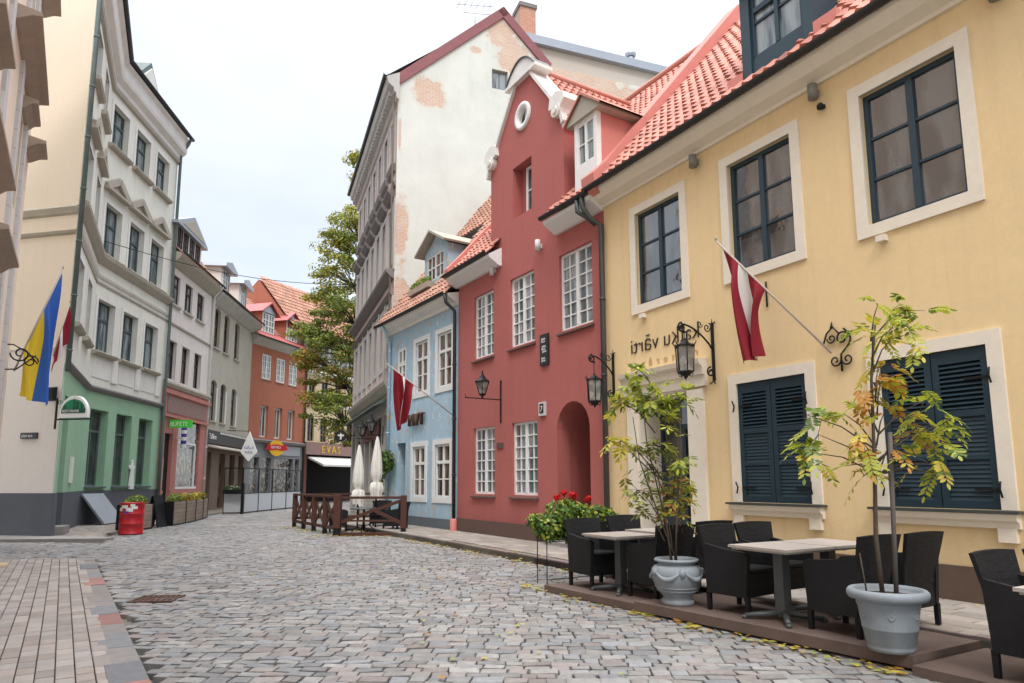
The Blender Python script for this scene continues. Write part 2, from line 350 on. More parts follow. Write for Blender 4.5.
def text(s,name,size,m,parent=None,loc=(0,0,0),mirror=False,ext=.006,rot=(PI/2,0,0),space=1,align='LEFT',sx=1):
    cu=bpy.data.curves.new(name,'FONT'); cu.body=s; cu.size=size; cu.extrude=ext; cu.space_character=space; cu.align_x=align; cu.resolution_u=3; cu.offset=-.012*size if name=='lettering' and size>.4 else 0
    o=bpy.data.objects.new(name,cu); COL.objects.link(o); dg=bpy.context.evaluated_depsgraph_get(); me=bpy.data.meshes.new_from_object(o.evaluated_get(dg)); bpy.data.objects.remove(o)
    for v in me.vertices:
        v.co.x*=sx
        if mirror: v.co.x=-v.co.x
    if mirror: me.flip_normals()
    me.materials.clear(); me.materials.append(m); o=bpy.data.objects.new(name,me); link(o,parent); o.location=loc; o.rotation_euler=rot; return o
def house(name,label,fr,cat='building'): return thing(name,label,cat,fr.O,fr.rz)
#@@PARTS
def merge(tmp,root):
    bpy.context.view_layer.update()
    for ch in list(tmp.children):
        M=root.matrix_world.inverted()@tmp.matrix_world@ch.matrix_basis; ch.parent=root; ch.matrix_basis=M
    bpy.data.objects.remove(tmp)
def temp(fr): o=bpy.data.objects.new('frame_helper',None); COL.objects.link(o); o.location=fr.O; o.rotation_euler=(0,0,fr.rz); return o

Yf=F((1.96,13.6),(.4952,-.8688)); Rf=F((-1.57,19.37),(.5219,-.853)); Bf=F((-4.38,23.7),(.5446,-.8387))
Zf=F((-4.35-11*.3486,24.0+11*.9373),(.3486,-.9373)); Wf=F((-4.35,24.0),(.9373,.3486))
C0=Vector((-12.54,18.52,0)); C1=Vector((-14.92,23.33,0)); C2=Vector((-15.42,29.29,0)); C3=Vector((-16.01,34.95,0)); C4=Vector((-16.76,42.45,0)); C5=Vector((-15.14,48.62,0))
Chf=F(C0,(C1-C0).to_2d()); Gf=F(C1,(C2-C1).to_2d()); Pf=F(C2,(C3-C2).to_2d()); Nf=F(C3,(C4-C3).to_2d()); Tf=F(C4,(C5-C4).to_2d()); Ef=F(C5,(.4226,.9063))
Cf=F((-18.41,19.77),(.978,-.208)); Uf=F((-5.62,5.73),(-.5417,.8406))

# ================================================================== GROUND
def sheet(name,pts,z,m,thick=None):
    b=MB(); n=len(pts)
    if thick: b.prism([(p[0],p[1]) for p in pts],'z',z-thick,z)
    else: b.add([(p[0],p[1],z) for p in pts],[tuple(range(n))])
    return struct(b.build(name,m))
m_mort=mat('sandy_joint_soil',(.19,.175,.14),.95,.35,6,.3,30)
m_cob=mat('granite_cobble',(.285,.278,.27),.7,.35,9,.5,38,attr=True,spec=.35,stain=.45)
m_pav=mat('clinker_paver',(.33,.30,.275),.8,.2,6,.3,50,attr=True)
m_slab=mat('pavement_slab',(.34,.305,.27),.8,.2,5,.25,45,attr=True)
m_step=mat('grey_step_stone',(.30,.28,.26),.85,.25,5,.2,45)
m_gran=mat('granite_kerb',(.25,.23,.215),.8,.25,8,.25,60,attr=True)
sheet('ground',[(-400,-60),(400,-60),(400,600),(-400,600)],-.06,m_mort)
def inside(p,poly):
    x,y=p;c=False;n=len(poly)
    for i in range(n):
        x1,y1=poly[i];x2,y2=poly[(i+1)%n]
        if (y1>y)!=(y2>y) and x<(x2-x1)*(y-y1)/(y2-y1)+x1: c=not c
    return c
def stones(name,m,poly,ang,cw,ln,gap,z,hj,tints,seed,ch=.25,curve=0.,rag=0.,extent=60,tilt=.0,thick=.07,rot=0.):
    """real setts laid in courses: courses run along direction ang"""
    rg=random.Random(seed); b=MB(); ca,sa=math.cos(ang),math.sin(ang); xs=[p[0]*ca+p[1]*sa for p in poly]; ys=[-p[0]*sa+p[1]*ca for p in poly]
    v=min(ys)
    while v<max(ys):
        w=rg.uniform(*cw); u=min(xs)-rg.uniform(0,ln[1])
        while u<max(xs):
            l=rg.uniform(*ln); uc=u+l/2; vc=v+w/2+curve*math.sin(uc*.42+v*.11)+curve*.4*math.sin(uc*1.3+v*.7)
            u+=l
            X,Y=uc*ca-vc*sa,uc*sa+vc*ca
            if not inside((X,Y),poly): continue
            if X*X+Y*Y>extent**2: continue
            hl,hw=(l-gap)/2,(w-gap)/2; dz=z+rg.uniform(-hj,hj); 
            t=rg.choice(tints); k=rg.uniform(.80,1.16); b.tc=(t[0]*k,t[1]*k,t[2]*k)
            cx=min(hl,hw)*ch; tx,ty=rg.uniform(-tilt,tilt),rg.uniform(-tilt,tilt); th=rg.uniform(-.05,.05)*(1 if rag else 0)+rot
            c2,s2=math.cos(ang+th),math.sin(ang+th); vs=[]
            def pt(a,q,zz): vs.append((X+a*c2-q*s2,Y+a*s2+q*c2,zz+tx*a+ty*q))
            j=[(rg.uniform(-1,1)*rag,rg.uniform(-1,1)*rag) for _ in range(4)]
            C=[(-hl,-hw),(hl,-hw),(hl,hw),(-hl,hw)]
            for (a,q),(ja,jq) in zip(C,j): pt(a+ja,q+jq,dz-thick)
            for (a,q),(ja,jq) in zip(C,j): pt(a+ja,q+jq,dz-cx*.45)
            for (a,q),(ja,jq) in zip(C,j): pt(a+ja-cx*(1 if a>0 else -1),q+jq-cx*(1 if q>0 else -1),dz)
            pt(0,0,dz+cx*.12)
            fs=[]
            for i in range(4):
                n=(i+1)%4; fs+=[(i,n,4+n,4+i),(4+i,4+n,8+n,8+i),(8+i,8+n,12)]
            b.add(vs,fs,False)
        v+=w
    return struct(b.build(name,m,fix=False))
def edge(a,b,t): return (a[0]+(b[0]-a[0])*t,a[1]+(b[1]-a[1])*t)
kerbR=[Yf.P(14,-1.8,0).to_2d(),Yf.P(0,-1.8,0).to_2d(),Rf.P(0,-1.72,0).to_2d(),Bf.P(0,-1.6,0).to_2d(),(-6.6,27.2)]
kr=[tuple(p) for p in kerbR]
wallR=[tuple(Yf.P(14,.3,0).to_2d()),tuple(Yf.P(0,.3,0).to_2d()),tuple(Rf.P(0,.3,0).to_2d()),tuple(Bf.P(0,.3,0).to_2d()),tuple(Zf.P(0,.1,0).to_2d())]
pavL=[(-3.6,-1.0),(1.23,-1.0),(-8.57,13.62),(-14.2,13.62)]   # clinker strip in front of the left house
bandL=[(1.23,-1.0),(1.50,-1.0),(-8.31,13.62),(-8.57,13.62)]
road=[(8,-4),(8,.5)]+kr[:4]+[(-7.2,30),(-9,60),(-25,60),(-17.5,44),(-16.2,34),(-13.4,29.5),(-11.95,21.7),(-11.4,19.2),(-10.25,17.2),(-13.2,17.5),(-13.4,13.66),(-8.26,13.64),(1.55,-1.0),(3.6,-4)]
grey=[(1,1,1),(.92,.95,1),(1.05,1.0,.95),(1.0,.94,.9),(.82,.84,.87),(1.12,1.1,1.07),(.98,.88,.84),(1.05,1.03,1.0)]
warm=grey+[(1.0,.90,.85),(.80,.80,.80),(.9,.9,.88)]
near=[p for p in road]
def cut(poly,ymax,ymin=-99): # clip polygon to a Y range
    def clip(P,f,ins):
        o=[]
        for i in range(len(P)):
            a,b=P[i],P[(i+1)%len(P)]
            ia,ib=ins(a),ins(b)
            if ia: o.append(a)
            if ia!=ib: t=(f-a[1])/(b[1]-a[1]); o.append(edge(a,b,t))
        return o
    return clip(clip(poly,ymax,lambda p:p[1]<=ymax),ymin,lambda p:p[1]>=ymin)
stones('cobbled_road',m_cob,cut(road,23.5,3.2),R(-3),(.10,.165),(.12,.26),.013,.0,.005,warm,11,ch=.22,curve=.10,rag=.011,tilt=.06)
stones('cobbled_road_far',m_cob,cut(road,60,23.6),R(-3),(.24,.32),(.3,.5),.03,.0,.006,warm,12,ch=.25,curve=.1,rag=.01,tilt=.03)
stones('clinker_pavement',m_pav,cut(pavL,13.62,3.5),R(123.6),(.130,.134),(.20,.24),.009,.012,.003,[(1,.98,.97),(1.03,.98,.95),(.95,.94,.94),(1.04,1.0,.98),(1.0,.93,.90)],13,ch=.10,thick=.06)
stones('kerb_slabs',m_gran,cut(bandL,13.62,3.5),R(123.8),(.28,.29),(.35,.8),.012,.012,.005,[(.80,.88,.98),(1.0,1.0,1.0),(.75,.82,.90),(1.25,.72,.68),(.9,.85,.82)],16,ch=.05,thick=.08)
sheet('kerb_stone',[(-13.9,17.5),(-12.55,17.55),(-10.55,17.7),(-10.5,18.0),(-12.5,18.6),(-14.2,18.95)],.07,m_step,.14)
LW=[(-10.6,17.75),(-11.75,19.7),(-12.3,22.0),(-12.9,26),(-13.75,29.9),(-14.5,35),(-15.3,42),(-14.0,48),(-12.5,52),(-17,52),(-19,42),(-19,18)]
sheet('left_pavement',[(p[0],p[1]) for p in LW],.035,m_mort,.1)
stones('left_pavement_setts',m_slab,cut(LW,30,17.7),R(92),(.12,.16),(.18,.24),.012,.05,.004,grey,15,ch=.15)
# right-hand pavement with its kerb
sheet('right_pavement',kr+wallR[::-1],.10,m_mort,.16)
stones('right_pavement_slabs',m_slab,[tuple(Yf.P(14,-1.66,0).to_2d()),tuple(Yf.P(0,-1.66,0).to_2d()),tuple(Rf.P(0,-1.57,0).to_2d()),tuple(Bf.P(0,-1.45,0).to_2d()),(-6.4,27.2),(-5,27)]+wallR[3::-1],R(-59.7),(.26,.30),(.38,.55),.01,.122,.003,[(1,1,1),(.95,.95,.95),(1.07,1.03,1.0),(1,.96,.92)],17,ch=.06,thick=.06,rag=.004)
b=MB(); rg=random.Random(4)
for i in range(len(kr)-1):
    a,c=Vector(kr[i]),Vector(kr[i+1]); L=(c-a).length; n=int(L/.9); d=(c-a).normalized(); q=Vector((d.y,-d.x))
    for k in range(n):
        s0,s1=L*k/n+.006,L*(k+1)/n-.006; t=rg.uniform(.8,1.15); b.tc=(t,t*rg.uniform(.82,.98),t*rg.uniform(.78,.95)); zz=.125+rg.uniform(-.006,.006)
        P=[a+d*s0,a+d*s1,a+d*s1+q*.13,a+d*s0+q*.13]; b.prism([(p.x,p.y) for p in P],'z',-.06,zz)
struct(b.build('right_kerb',m_gran))
# ================================================================== YELLOW RESTAURANT
B=house('yellow_house','yellow plastered house with blue-black windows, closed shutters and a cream doorway',Yf)
UX=12.2; W5=[.85+2.365*k for k in range(5)]
holes=[rect(u+.16,u+1.40,4.88,6.74) for u in W5]+[rect(.98,2.25,.0,3.05)]+[rect(u+.16,u+1.43,1.17,3.04) for u in (3.2,5.57,7.94,10.3)]
wall(B,'wall',rect(0,UX,-.3,7.3)[:1]+[(.94,-.3),(.94,3.08),(2.29,3.08),(2.29,-.3)]+rect(0,UX,-.3,7.3)[1:],[h for h in holes if h[0][0]!=.98],m_yel)
for a,c in ((0,.66),(2.66,UX)): MB().box(a,c,-.03,.1,-.3,.52).build('plinth',m_ybase,B)
body(B,0,.9,.4,8.5,7.3,m_yel); body(B,2.33,UX,.4,8.5,7.3,m_yel,'rear_walls'); body(B,.9,2.33,.6,8.5,7.3,m_yel,'rear_walls'); body(B,.9,2.33,.4,.6,7.3,m_yel,'rear_walls',z0=3.12)
MB().prism([(.4,7.3),(4.2,12.6),(8.5,7.4)],'x',0.02,UX).build('roof_core',m_dark,B)
for k,u in enumerate(W5):
    window(B,u+.16,4.88,1.24,1.86,2,3,m_blueframe,g_yel,y=.10,fw=.065,mw=.035,center=.09,sill=(m_blueframe,.0,.03))
    surround(B,u+.16,u+1.40,4.88,6.74,.16,m_cream,.035)
    if k<5: MB().box(u+.28,u+.4,-.09,0,4.6,4.68).build('vent_spout',m_cream,B) if k in(0,2) else None
def shutter_window(B,u):
    surround(B,u+.16,u+1.43,1.17,3.04,.16,m_cream,.035,bottom=False)
    for s in (0,1):
        w=.635; b=MB(); x0,x1=.006,w-.006; st=.08
        b.box(x0,x0+st,0,.04,0,1.855).box(x1-st,x1,0,.04,0,1.855).box(x0+st,x1-st,.001,.039,0,.09).box(x0+st,x1-st,.001,.039,1.06,1.14).box(x0+st,x1-st,.001,.039,1.70,1.855).box(x0+st,x1-st,.002,.038,.56,.61)
        for k in range(10): z=1.15+k*.055; b.add([(x0+st,.0,z),(x1-st,.0,z),(x1-st,.036,z+.03),(x0+st,.036,z+.03),(x0+st,.0,z+.012),(x1-st,.0,z+.012),(x1-st,.036,z+.042),(x0+st,.036,z+.042)],[(0,1,2,3),(4,5,6,7),(0,1,5,4),(2,3,7,6)])
        for k in range(9):
            z=.09+k*.052; b.add([(x0+st,.012,z),(x1-st,.012,z),(x1-st,.026,z+.05),(x0+st,.026,z+.05)],[(0,1,2,3)])
        for k in range(9):
            z=.61+k*.05; b.add([(x0+st,.012,z),(x1-st,.012,z),(x1-st,.026,z+.05),(x0+st,.026,z+.05)],[(0,1,2,3)])
        o=b.build('shutter',m_shut,B); o.location=(u+.16+s*.635,.0,1.175)
        hb=MB(); hx=.03 if s==0 else w-.03
        for z in (.22,1.5): hb.box(min(hx,w/2) if s==0 else w/2+.05,(w/2-.05) if s==0 else hx,-.012,.0,z-.012,z+.012); hb.tube([(hx+(-.07 if s==0 else .07),-.075,z-.09),(hx+(-.05 if s==0 else .05),-.07,z),(hx+(-.07 if s==0 else .07),-.09,z+.09)],.012,6)
        hb.build('hinge',m_iron,o)
    MB().box(u+.16,u+1.43,.06,.09,1.17,3.04).build('pane',m_dark,B)
    s=MB().box(u-.06,u+1.64,-.15,.1,1.135,1.165).build('window_sill',m_ybase,B); s.data.materials[0]=m_down
    MB().prism([(-.13,1.13),(.0,1.13),(.0,.97),(-.05,.97),(-.06,1.03),(-.11,1.06)],'x',u-.02,u+1.6).box(u+.02,u+.2,-.06,.0,.82,.97).box(u+1.38,u+1.56,-.06,.0,.82,.97).build('sill_moulding',m_cream,B)
for u in (3.2,5.57,7.94,10.3): shutter_window(B,u)
# doorway: pilasters, entablature, deep reveal, dark double door
b=MB(); b.box(.66,.94,-.06,.02,.12,3.06).box(2.29,2.66,-.06,.02,.12,3.06).box(.94,.98,-.02,.55,.12,3.06).box(2.25,2.29,-.02,.55,.12,3.06).box(.94,2.29,-.02,.55,3.06,3.1)
b.build('door_surround',m_cream,B)
MB().prism([(0,3.1),(-.07,3.1),(-.08,3.28),(-.12,3.3),(-.13,3.42),(-.2,3.47),(-.22,3.55),(0,3.57)],'x',.58,2.74).build('door_entablature',m_cream,B)
b=MB(); b.box(.98,2.25,.5,.54,.12,.2).box(.98,1.05,.5,.54,.2,3.06).box(2.18,2.25,.5,.54,.2,3.06).box(1.05,2.18,.498,.54,2.45,2.55).box(1.57,1.66,.49,.54,.2,2.45).box(1.05,2.18,.5,.54,2.98,3.06).box(1.05,1.57,.51,.54,.2,.85).box(1.66,2.18,.51,.54,.2,.85).box(1.05,2.18,.505,.54,1.5,1.55)
o=b.build('door',m_blueframe,B); MB().box(1.05,2.18,.53,.545,.2,2.98).build('pane',g_dark,o); MB().tube([(1.62,.44,1.0),(1.62,.44,1.35)],.015,6).build('handle',m_iron,o)
MB().box(.7,2.6,-.35,.5,.10,.2).build('doorstep',m_step,B)
cornice(B,'cornice',[(0,7.24),(-.05,7.24),(-.06,7.29),(-.22,7.36),(-.34,7.5),(-.36,7.56),(.3,7.62),(.3,7.3)],-.02,UX,m_cream)
gutter(B,-.1,UX,-.44,7.60)
SY=1.17
tiles(B,'roof_tiles',(.28,-.42,7.55),(1,0,0),(0,1,SY),UX-.3,7.15,m_tile,keep=lambda u,v:not(3.55<u+.28<4.85 and -.42+v*.65>0.0 and -.42+v*.65<1.9),pw=.215,rl=.33)
b=MB(); b.prism([(-.42,7.5),(-.46,7.85),(-.1,8.2),(4.2,13.42),(4.8,13.2),(4.2,12.5),(0,7.3)],'x',-.17,.27); b.build('party_parapet',m_pinkflash,B)
# roof dormer
b=MB(); b.box(3.8,3.98,0,2.6,7.9,9.75).box(4.95,5.13,0,2.6,7.9,9.75).box(3.98,4.95,.03,.2,7.9,8.32).box(3.98,4.95,.03,.2,9.6,9.75).box(3.98,4.95,.4,2.6,7.9,9.75)
d=b.build('dormer',m_blueframe,B); MB().prism([(-.22,9.75),(-.25,9.85),(-.2,9.95),(.2,10.15),(2.8,10.15),(2.8,9.75)],'x',3.62,5.31).build('dormer_cornice',m_verge,d)
wn=window(B,3.98,8.32,.97,1.28,2,2,m_blueframe,g_left,y=.08,fw=.06,mw=.04,center=.07,transom=.85,name='dormer_window')
MB().box(3.5,3.8,-.02,.9,7.95,8.2).build('flashing',m_pinkflash,d); MB().box(5.13,5.5,-.02,.9,7.95,8.25).build('flashing',m_pinkflash,d)
pipe(B,[(-.18,-.44,7.5),(-.18,-.42,7.25),(-.1,-.28,7.0),(.02,-.1,6.85),(.02,-.1,.1)],.055)
# mirrored painted lettering as in the photograph
m_txt=mat('black_lettering',(.03,.025,.022),.6); m_txtf=mat('faded_lettering',(.50,.33,.17),.8)
t=text('ka\u013c\u0137u v\u0101rti',"lettering",.42,m_txt,None,mirror=True,ext=.006,sx=.74); 
wd=max(v.co.x for v in t.data.vertices)-min(v.co.x for v in t.data.vertices)
for v in t.data.vertices: v.co.x*=1.80/wd
mx_=min(v.co.x for v in t.data.vertices); t.parent=B; t.location=(.79-mx_,-.012,3.96)
t=text('restor\u0101ns',"faded_lettering",.2,m_txtf,B,(2.55,-.008,3.66),mirror=True,ext=.003,space=2.1)
wd=max(v.co.x for v in t.data.vertices)-min(v.co.x for v in t.data.vertices)
for v in t.data.vertices: v.co.x*=1.65/wd

# ================================================================== RED HOUSE
B=house('red_house','dark red house with a stepped baroque gable, white many-paned windows and a round-arched doorway',Rf)
LR=6.77
gab=[(0,.4),(4.95,.4),(4.95,2.65)]+[(5.55+.6*math.cos(PI-PI*k/10),2.65+.6*math.sin(PI-PI*k/10)) for k in range(1,10)]+[(6.15,2.65),(6.15,.4),(LR,.4),(LR,7.6),(5.36,7.6),(5.36,10.15),(4.95,10.7),(3.98,11.95),(3.32,11.95),(2.35,10.7),(1.93,10.15),(1.93,7.6),(0,7.6)]
hs=[rect(.97,2.07,4.88,6.68),rect(2.93,4.07,4.88,6.68),rect(5.12,6.33,4.88,6.68),rect(.97,2.13,1.17,2.95),rect(3.0,4.15,1.17,2.95),rect(3.08,3.98,8.27,9.66),[(3.61+.24*math.cos(2*PI*k/16),10.9+.26*math.sin(2*PI*k/16)) for k in range(16)]]
wall(B,'wall',gab,hs,m_red,.4)
b=MB()
for a,c in ((0,4.95),(6.15,LR)): b.box(a,c,-.03,.4,-.3,.48)
b.build('plinth',m_rbase,B)
body(B,0,4.7,.4,8,7.5,m_red); body(B,4.7,LR,2.3,8,7.5,m_red,'rear_walls'); body(B,6.35,LR,.4,2.3,7.5,m_red,'rear_walls'); body(B,4.7,6.35,.4,2.3,7.5,m_red,'upper_floor',z0=3.5)
n=12; vs=[];fs=[]; pr=[(4.95,0)]+[(5.55+.6*math.cos(PI-PI*k/n),2.65+.6*math.sin(PI-PI*k/n)) for k in range(n+1)]+[(6.15,0)]
for p in pr: vs+=[(p[0],.38,p[1]),(p[0],2.2,p[1])]
for i in range(len(pr)-1): fs.append((2*i,2*i+2,2*i+3,2*i+1))
MB().add(vs,fs).build('arched_passage',m_red,B,fix=False); MB().box(4.9,6.2,2.0,2.06,0,3.4).build('passage_door',m_dark,B)
MB().box(4.8,6.3,-.3,.3,.1,.2).build('doorstep',m_step,B)
MB().box(1.93,5.36,.4,1.95,7.0,10.1).build('gable_core',m_red,B)
MB().prism([(.5,7.5),(4.2,12.4),(8,7.6)],'x',.02,LR-.02).build('roof_core',m_dark,B)
for u,w_ in ((.97,1.10),(2.93,1.14),(5.12,1.21)): window(B,u,4.88,w_,1.8,4,6,m_white,g_red,y=.1,fw=.06,mw=.028,center=.1,sill=None)
for u,w_ in ((.97,1.16),(3.0,1.15)): window(B,u,1.17,w_,1.78,4,6,m_white,g_red,y=.1,fw=.06,mw=.028,center=.1,sill=None)
for u,w_,z in ((.97,1.10,4.88),(2.93,1.14,4.88),(5.12,1.21,4.88),(.97,1.16,1.17),(3.0,1.15,1.17)): MB().prism([(-.07,-.06),(.1,-.01),(.1,-.08),(-.07,-.1)],'x',u-.07,u+w_+.05).build('window_sill',m_rbase,B).location=(0,0,z)
window(B,3.38,8.32,.6,1.3,2,2,m_white,g_dark,y=.26,fw=.07,mw=.03,center=.08,sill=None); MB().box(3.08,3.38,.3,.39,8.27,9.66).build('blind_panel',m_red,B)
b=MB(); n=28; vs=[];fs=[]
for k in range(n):
    a=2*PI*k/n
    for r_,y in ((.36,.0),(.36,-.05),(.30,-.065),(.22,-.04),(.22,.12)): vs.append((3.61+r_*math.cos(a),y,10.9+r_*1.03*math.sin(a)))
for k in range(n):
    for j in range(4): fs.append((5*k+j,5*k+j+1,5*((k+1)%n)+j+1,5*((k+1)%n)+j))
o=MB().add(vs,fs,True).build('round_window',m_white,B); MB().box(3.3,3.92,.1,.14,10.6,11.2).build('pane',g_dark,o); MB().box(3.6,3.62,.06,.1,10.66,11.14).build('glazing_bar',m_white,o)
# raking copings, volutes, pediment
def coping(p,q,name='gable_coping',wd=.16):
    d=Vector((q[0]-p[0],q[1]-p[1])).normalized(); n_=Vector((-d.y,d.x));
    if n_.y<0:n_=-n_
    o=[(p[0]-n_.x*.03,p[1]-n_.y*.03),(q[0]-n_.x*.03,q[1]-n_.y*.03),(q[0]+n_.x*wd,q[1]+n_.y*wd),(p[0]+n_.x*wd,p[1]+n_.y*wd)]
    return MB().prism(o,'y',-.09,.5).build(name,m_gwhite,B)
coping((5.0,10.62),(3.98,11.95),wd=.05); coping((2.3,10.62),(3.32,11.95),wd=.05)
def scroll(cx,cz,sg):
    b=MB(); 
    b.prism([(cx+.17*math.cos(2*PI*k/16),cz+.17*math.sin(2*PI*k/16)) for k in range(16)],'y',-.14,.5)
    b.prism([(cx+.09*math.cos(2*PI*k/12),cz+.09*math.sin(2*PI*k/12)) for k in range(12)],'y',-.18,-.13)
    o=[(cx-sg*.30,cz+.14),(cx-sg*.25,cz+.42),(cx-sg*.02,cz+.50),(cx+sg*.28,cz+.36),(cx+sg*.34,cz+.18),(cx+sg*.16,cz+.02)]
    b.prism(o,'y',-.12,.5)
    for k in range(4): b.prism([(cx+sg*(.12+.03*k)+.05*math.cos(2*PI*j/8),cz-.12-.07*k+.05*math.sin(2*PI*j/8)) for j in range(8)],'y',-.1,.1-.02*k)
    return b.build('volute',m_gwhite,B)
scroll(5.22,10.22,1); scroll(2.07,10.22,-1)
MB().box(5.30,5.50,-.05,1.9,9.86,9.98).box(5.34,5.46,-.03,1.8,9.76,9.86).build('cheek_cornice',m_gwhite,B)
cap=[(3.65+.78*c,12.02+.0) for c in (-1,)]; pts=[]
for k in range(17):
    t=-1+2*k/16; pts.append((3.62+.66*t,12.0+.42*(math.cos(t*PI/2)**.8 if abs(t)<1 else 0)))
MB().prism([(2.92,11.93)]+pts+[(4.32,11.93)],'y',-.10,.4).build('pediment',m_gwhite,B)
cp=[(x,z+.0) for x,z in pts]; MB().prism(cp+[(x,z+.04) for x,z in reversed(cp)],'y',-.14,.42).build('pediment_cap',m_down,B)
MB().box(2.9,4.38,-.14,.4,11.88,11.97).build('pediment_moulding',m_gwhite,B)
tiles(B,'roof_tiles',(0.1,-.42,7.5),(1,0,0),(0,1,SY),LR-.1,7.1,m_tile,keep=lambda u,v:not((2.55 if -.42+v*.65<0 else 1.93)<u+.1<(5.1 if -.42+v*.65<0 else 5.36) and -.42+v*.65<1.75) and not(5.95<u+.1<6.75 and -.1<-.42+v*.65<1.2),pw=.215,rl=.33)
for s in (1,-1):
    tiles(B,'gable_roof_tiles',(3.65+s*1.92,.35,10.0),(0,1,0),(-s*1.92,0,2.25),3.6,2.95,m_tile,keep=lambda u,v:(.35+u)<((10.0+v*.76)-7.75)/SY+.15,pw=.215,rl=.33)
MB().tube([(3.65,.3,12.3),(3.65,3.9,12.3)],.09,8).build('ridge_tiles',m_tile,B)
MB().tube([(0,4.18,12.98),(LR,4.18,12.98)],.1,8).build('ridge_tiles',m_tile,B)
for a,c in ((-.1,2.5),(5.05,LR-.0)):
    cornice(B,'eaves_soffit',[(0,7.2),(-.08,7.2),(-.38,7.38),(-.4,7.46),(0,7.7)],a,c,m_white); gutter(B,a-.03,c,-.45,7.54)
b=MB(); b.prism([(-.42,7.45),(-.44,7.72),(0,8.2),(4.2,13.1),(4.5,12.9),(4.2,12.4),(0,7.3)],'x',-.12,.12); b.build('party_parapet',m_pinkflash,B)
# little dormer by the parapet
b=MB(); b.box(5.98,6.06,-.15,-.02,7.75,9.45).box(6.68,6.76,-.15,-.02,7.75,9.45).box(6.06,6.68,-.15,0,7.75,8.4).box(6.06,6.68,-.14,0,9.38,9.45)
d=b.build('dormer',m_white,B); MB().box(5.985,6.755,-.02,1.4,7.75,9.44).build('dormer_cheeks',m_pinkflash,d)
MB().prism([(5.78,9.45),(6.96,9.45),(6.92,9.55),(6.37,9.98),(5.82,9.55)],'y',-.22,1.9).build('dormer_pediment',m_stone,d)
MB().add([(5.7,-.28,9.5),(6.37,-.28,10.04),(7.04,-.28,9.5),(5.7,2.2,9.5),(6.37,2.2,10.04),(7.04,2.2,9.5),(5.7,-.28,9.44),(6.37,-.28,9.97),(7.04,-.28,9.44)],[(0,1,4,3),(1,2,5,4),(0,6,7,1),(1,7,8,2)]).build('dormer_roof',m_tile,d)
window(B,6.06,8.4,.62,.98,2,2,m_white,g_left,y=-.1,fw=.05,mw=.025,center=.07,name='dormer_window')
pipe(B,[(LR-.35,-.45,7.45),(LR-.35,-.44,7.2),(LR-.2,-.3,7.05),(LR-.13,-.12,6.9)],.05)

# ================================================================== BLUE HOUSE
B=house('blue_house','peeling pale blue house with white windows and one small roof dormer',Bf)
LB=5.15
hs=[rect(.72,1.42,4.3,6.1),rect(2.2,3.12,4.35,6.05),rect(3.82,4.76,4.35,6.05),rect(2.1,3.02,1.02,2.62),rect(3.72,4.7,1.02,2.62)]
wall(B,'wall',[(0,.4),(.8,.4),(.8,2.8),(1.5,2.8),(1.5,.4),(LB,.4),(LB,6.9),(0,6.9)],hs,m_blue,.4)
MB().box(0,.8,-.03,.4,-.3,.41).box(1.5,LB,-.03,.4,-.3,.41).build('plinth',m_bluepl,B)
body(B,0.0,LB,.7,7.5,6.9,m_blue); MB().box(.8,1.5,.35,.41,.1,2.8).build('door',m_bluepl,B)
MB().prism([(.5,6.9),(4.0,12.0),(7.5,6.9)],'x',.05,LB-.02).build('roof_core',m_dark,B)
for u,w_ in ((2.2,.92),(3.82,.94)): window(B,u,4.35,w_,1.7,2,3,m_white,g_brown,y=.06,fw=.07,mw=.035,center=.08,transom=1.12,sill=(m_dgrey,.06,.0)); surround(B,u,u+w_,4.35,6.05,.15,m_white,.03)
for u,w_ in ((2.1,.92),(3.72,.98)): window(B,u,1.02,w_,1.6,2,3,m_white,g_brown,y=.06,fw=.07,mw=.035,center=.08,transom=1.06,sill=(m_dgrey,.06,.0)); surround(B,u,u+w_,1.02,2.62,.15,m_white,.03)
window(B,.72,4.3,.7,1.8,2,4,m_white,g_dark,y=.04,fw=.11,mw=.03,center=.1,transom=1.2); 
cornice(B,'cornice',[(0,6.7),(-.06,6.7),(-.1,6.8),(-.3,6.9),(-.36,7.02),(0,7.1)],-.1,LB,m_gwhite); gutter(B,-.45,LB-.1,-.42,7.08)
tiles(B,'roof_tiles',(-.6,-.4,7.02),(1,0,0),(0,1,1.33),LB+.55,7.3,m_tileo,keep=lambda u,v:not(1.4<u-.6<3.3 and .2<-.4+v*.6<2.2),pw=.215,rl=.33)
# dormer
b=MB(); DY=.6
b.box(1.52,1.72,DY,2.6,8.1,9.35).box(2.98,3.28,DY,2.6,8.1,9.35).box(1.72,2.98,DY,DY+.2,8.1,8.32).box(1.72,2.98,DY,DY+.2,9.2,9.35).box(1.72,2.98,DY+.3,2.6,8.1,9.35).prism([(1.52,9.35),(3.28,9.35),(2.4,9.86)],'y',DY,2.8)
d=b.build('dormer',m_blue,B)
for s in (1,-1): MB().add([(2.4,DY-.3,9.92),(2.4+s*1.12,DY-.3,9.3),(2.4+s*1.12,3.2,9.3),(2.4,3.2,9.92),(2.4,DY-.3,10.0),(2.4+s*1.16,DY-.3,9.36),(2.4+s*1.16,3.2,9.36),(2.4,3.2,10.0)],[(0,1,2,3),(4,5,6,7),(0,1,5,4),(1,2,6,5)]).build('dormer_roof',m_stone,d)
window(B,1.72,8.32,1.26,.88,4,2,m_white,g_brown,y=DY+.04,fw=.05,mw=.05,center=.08,name='dormer_window')
pipe(B,[(.18,-.4,7.0),(.18,-.2,6.6),(.12,-.08,6.4),(.12,-.08,.3)],.06,m_blue)
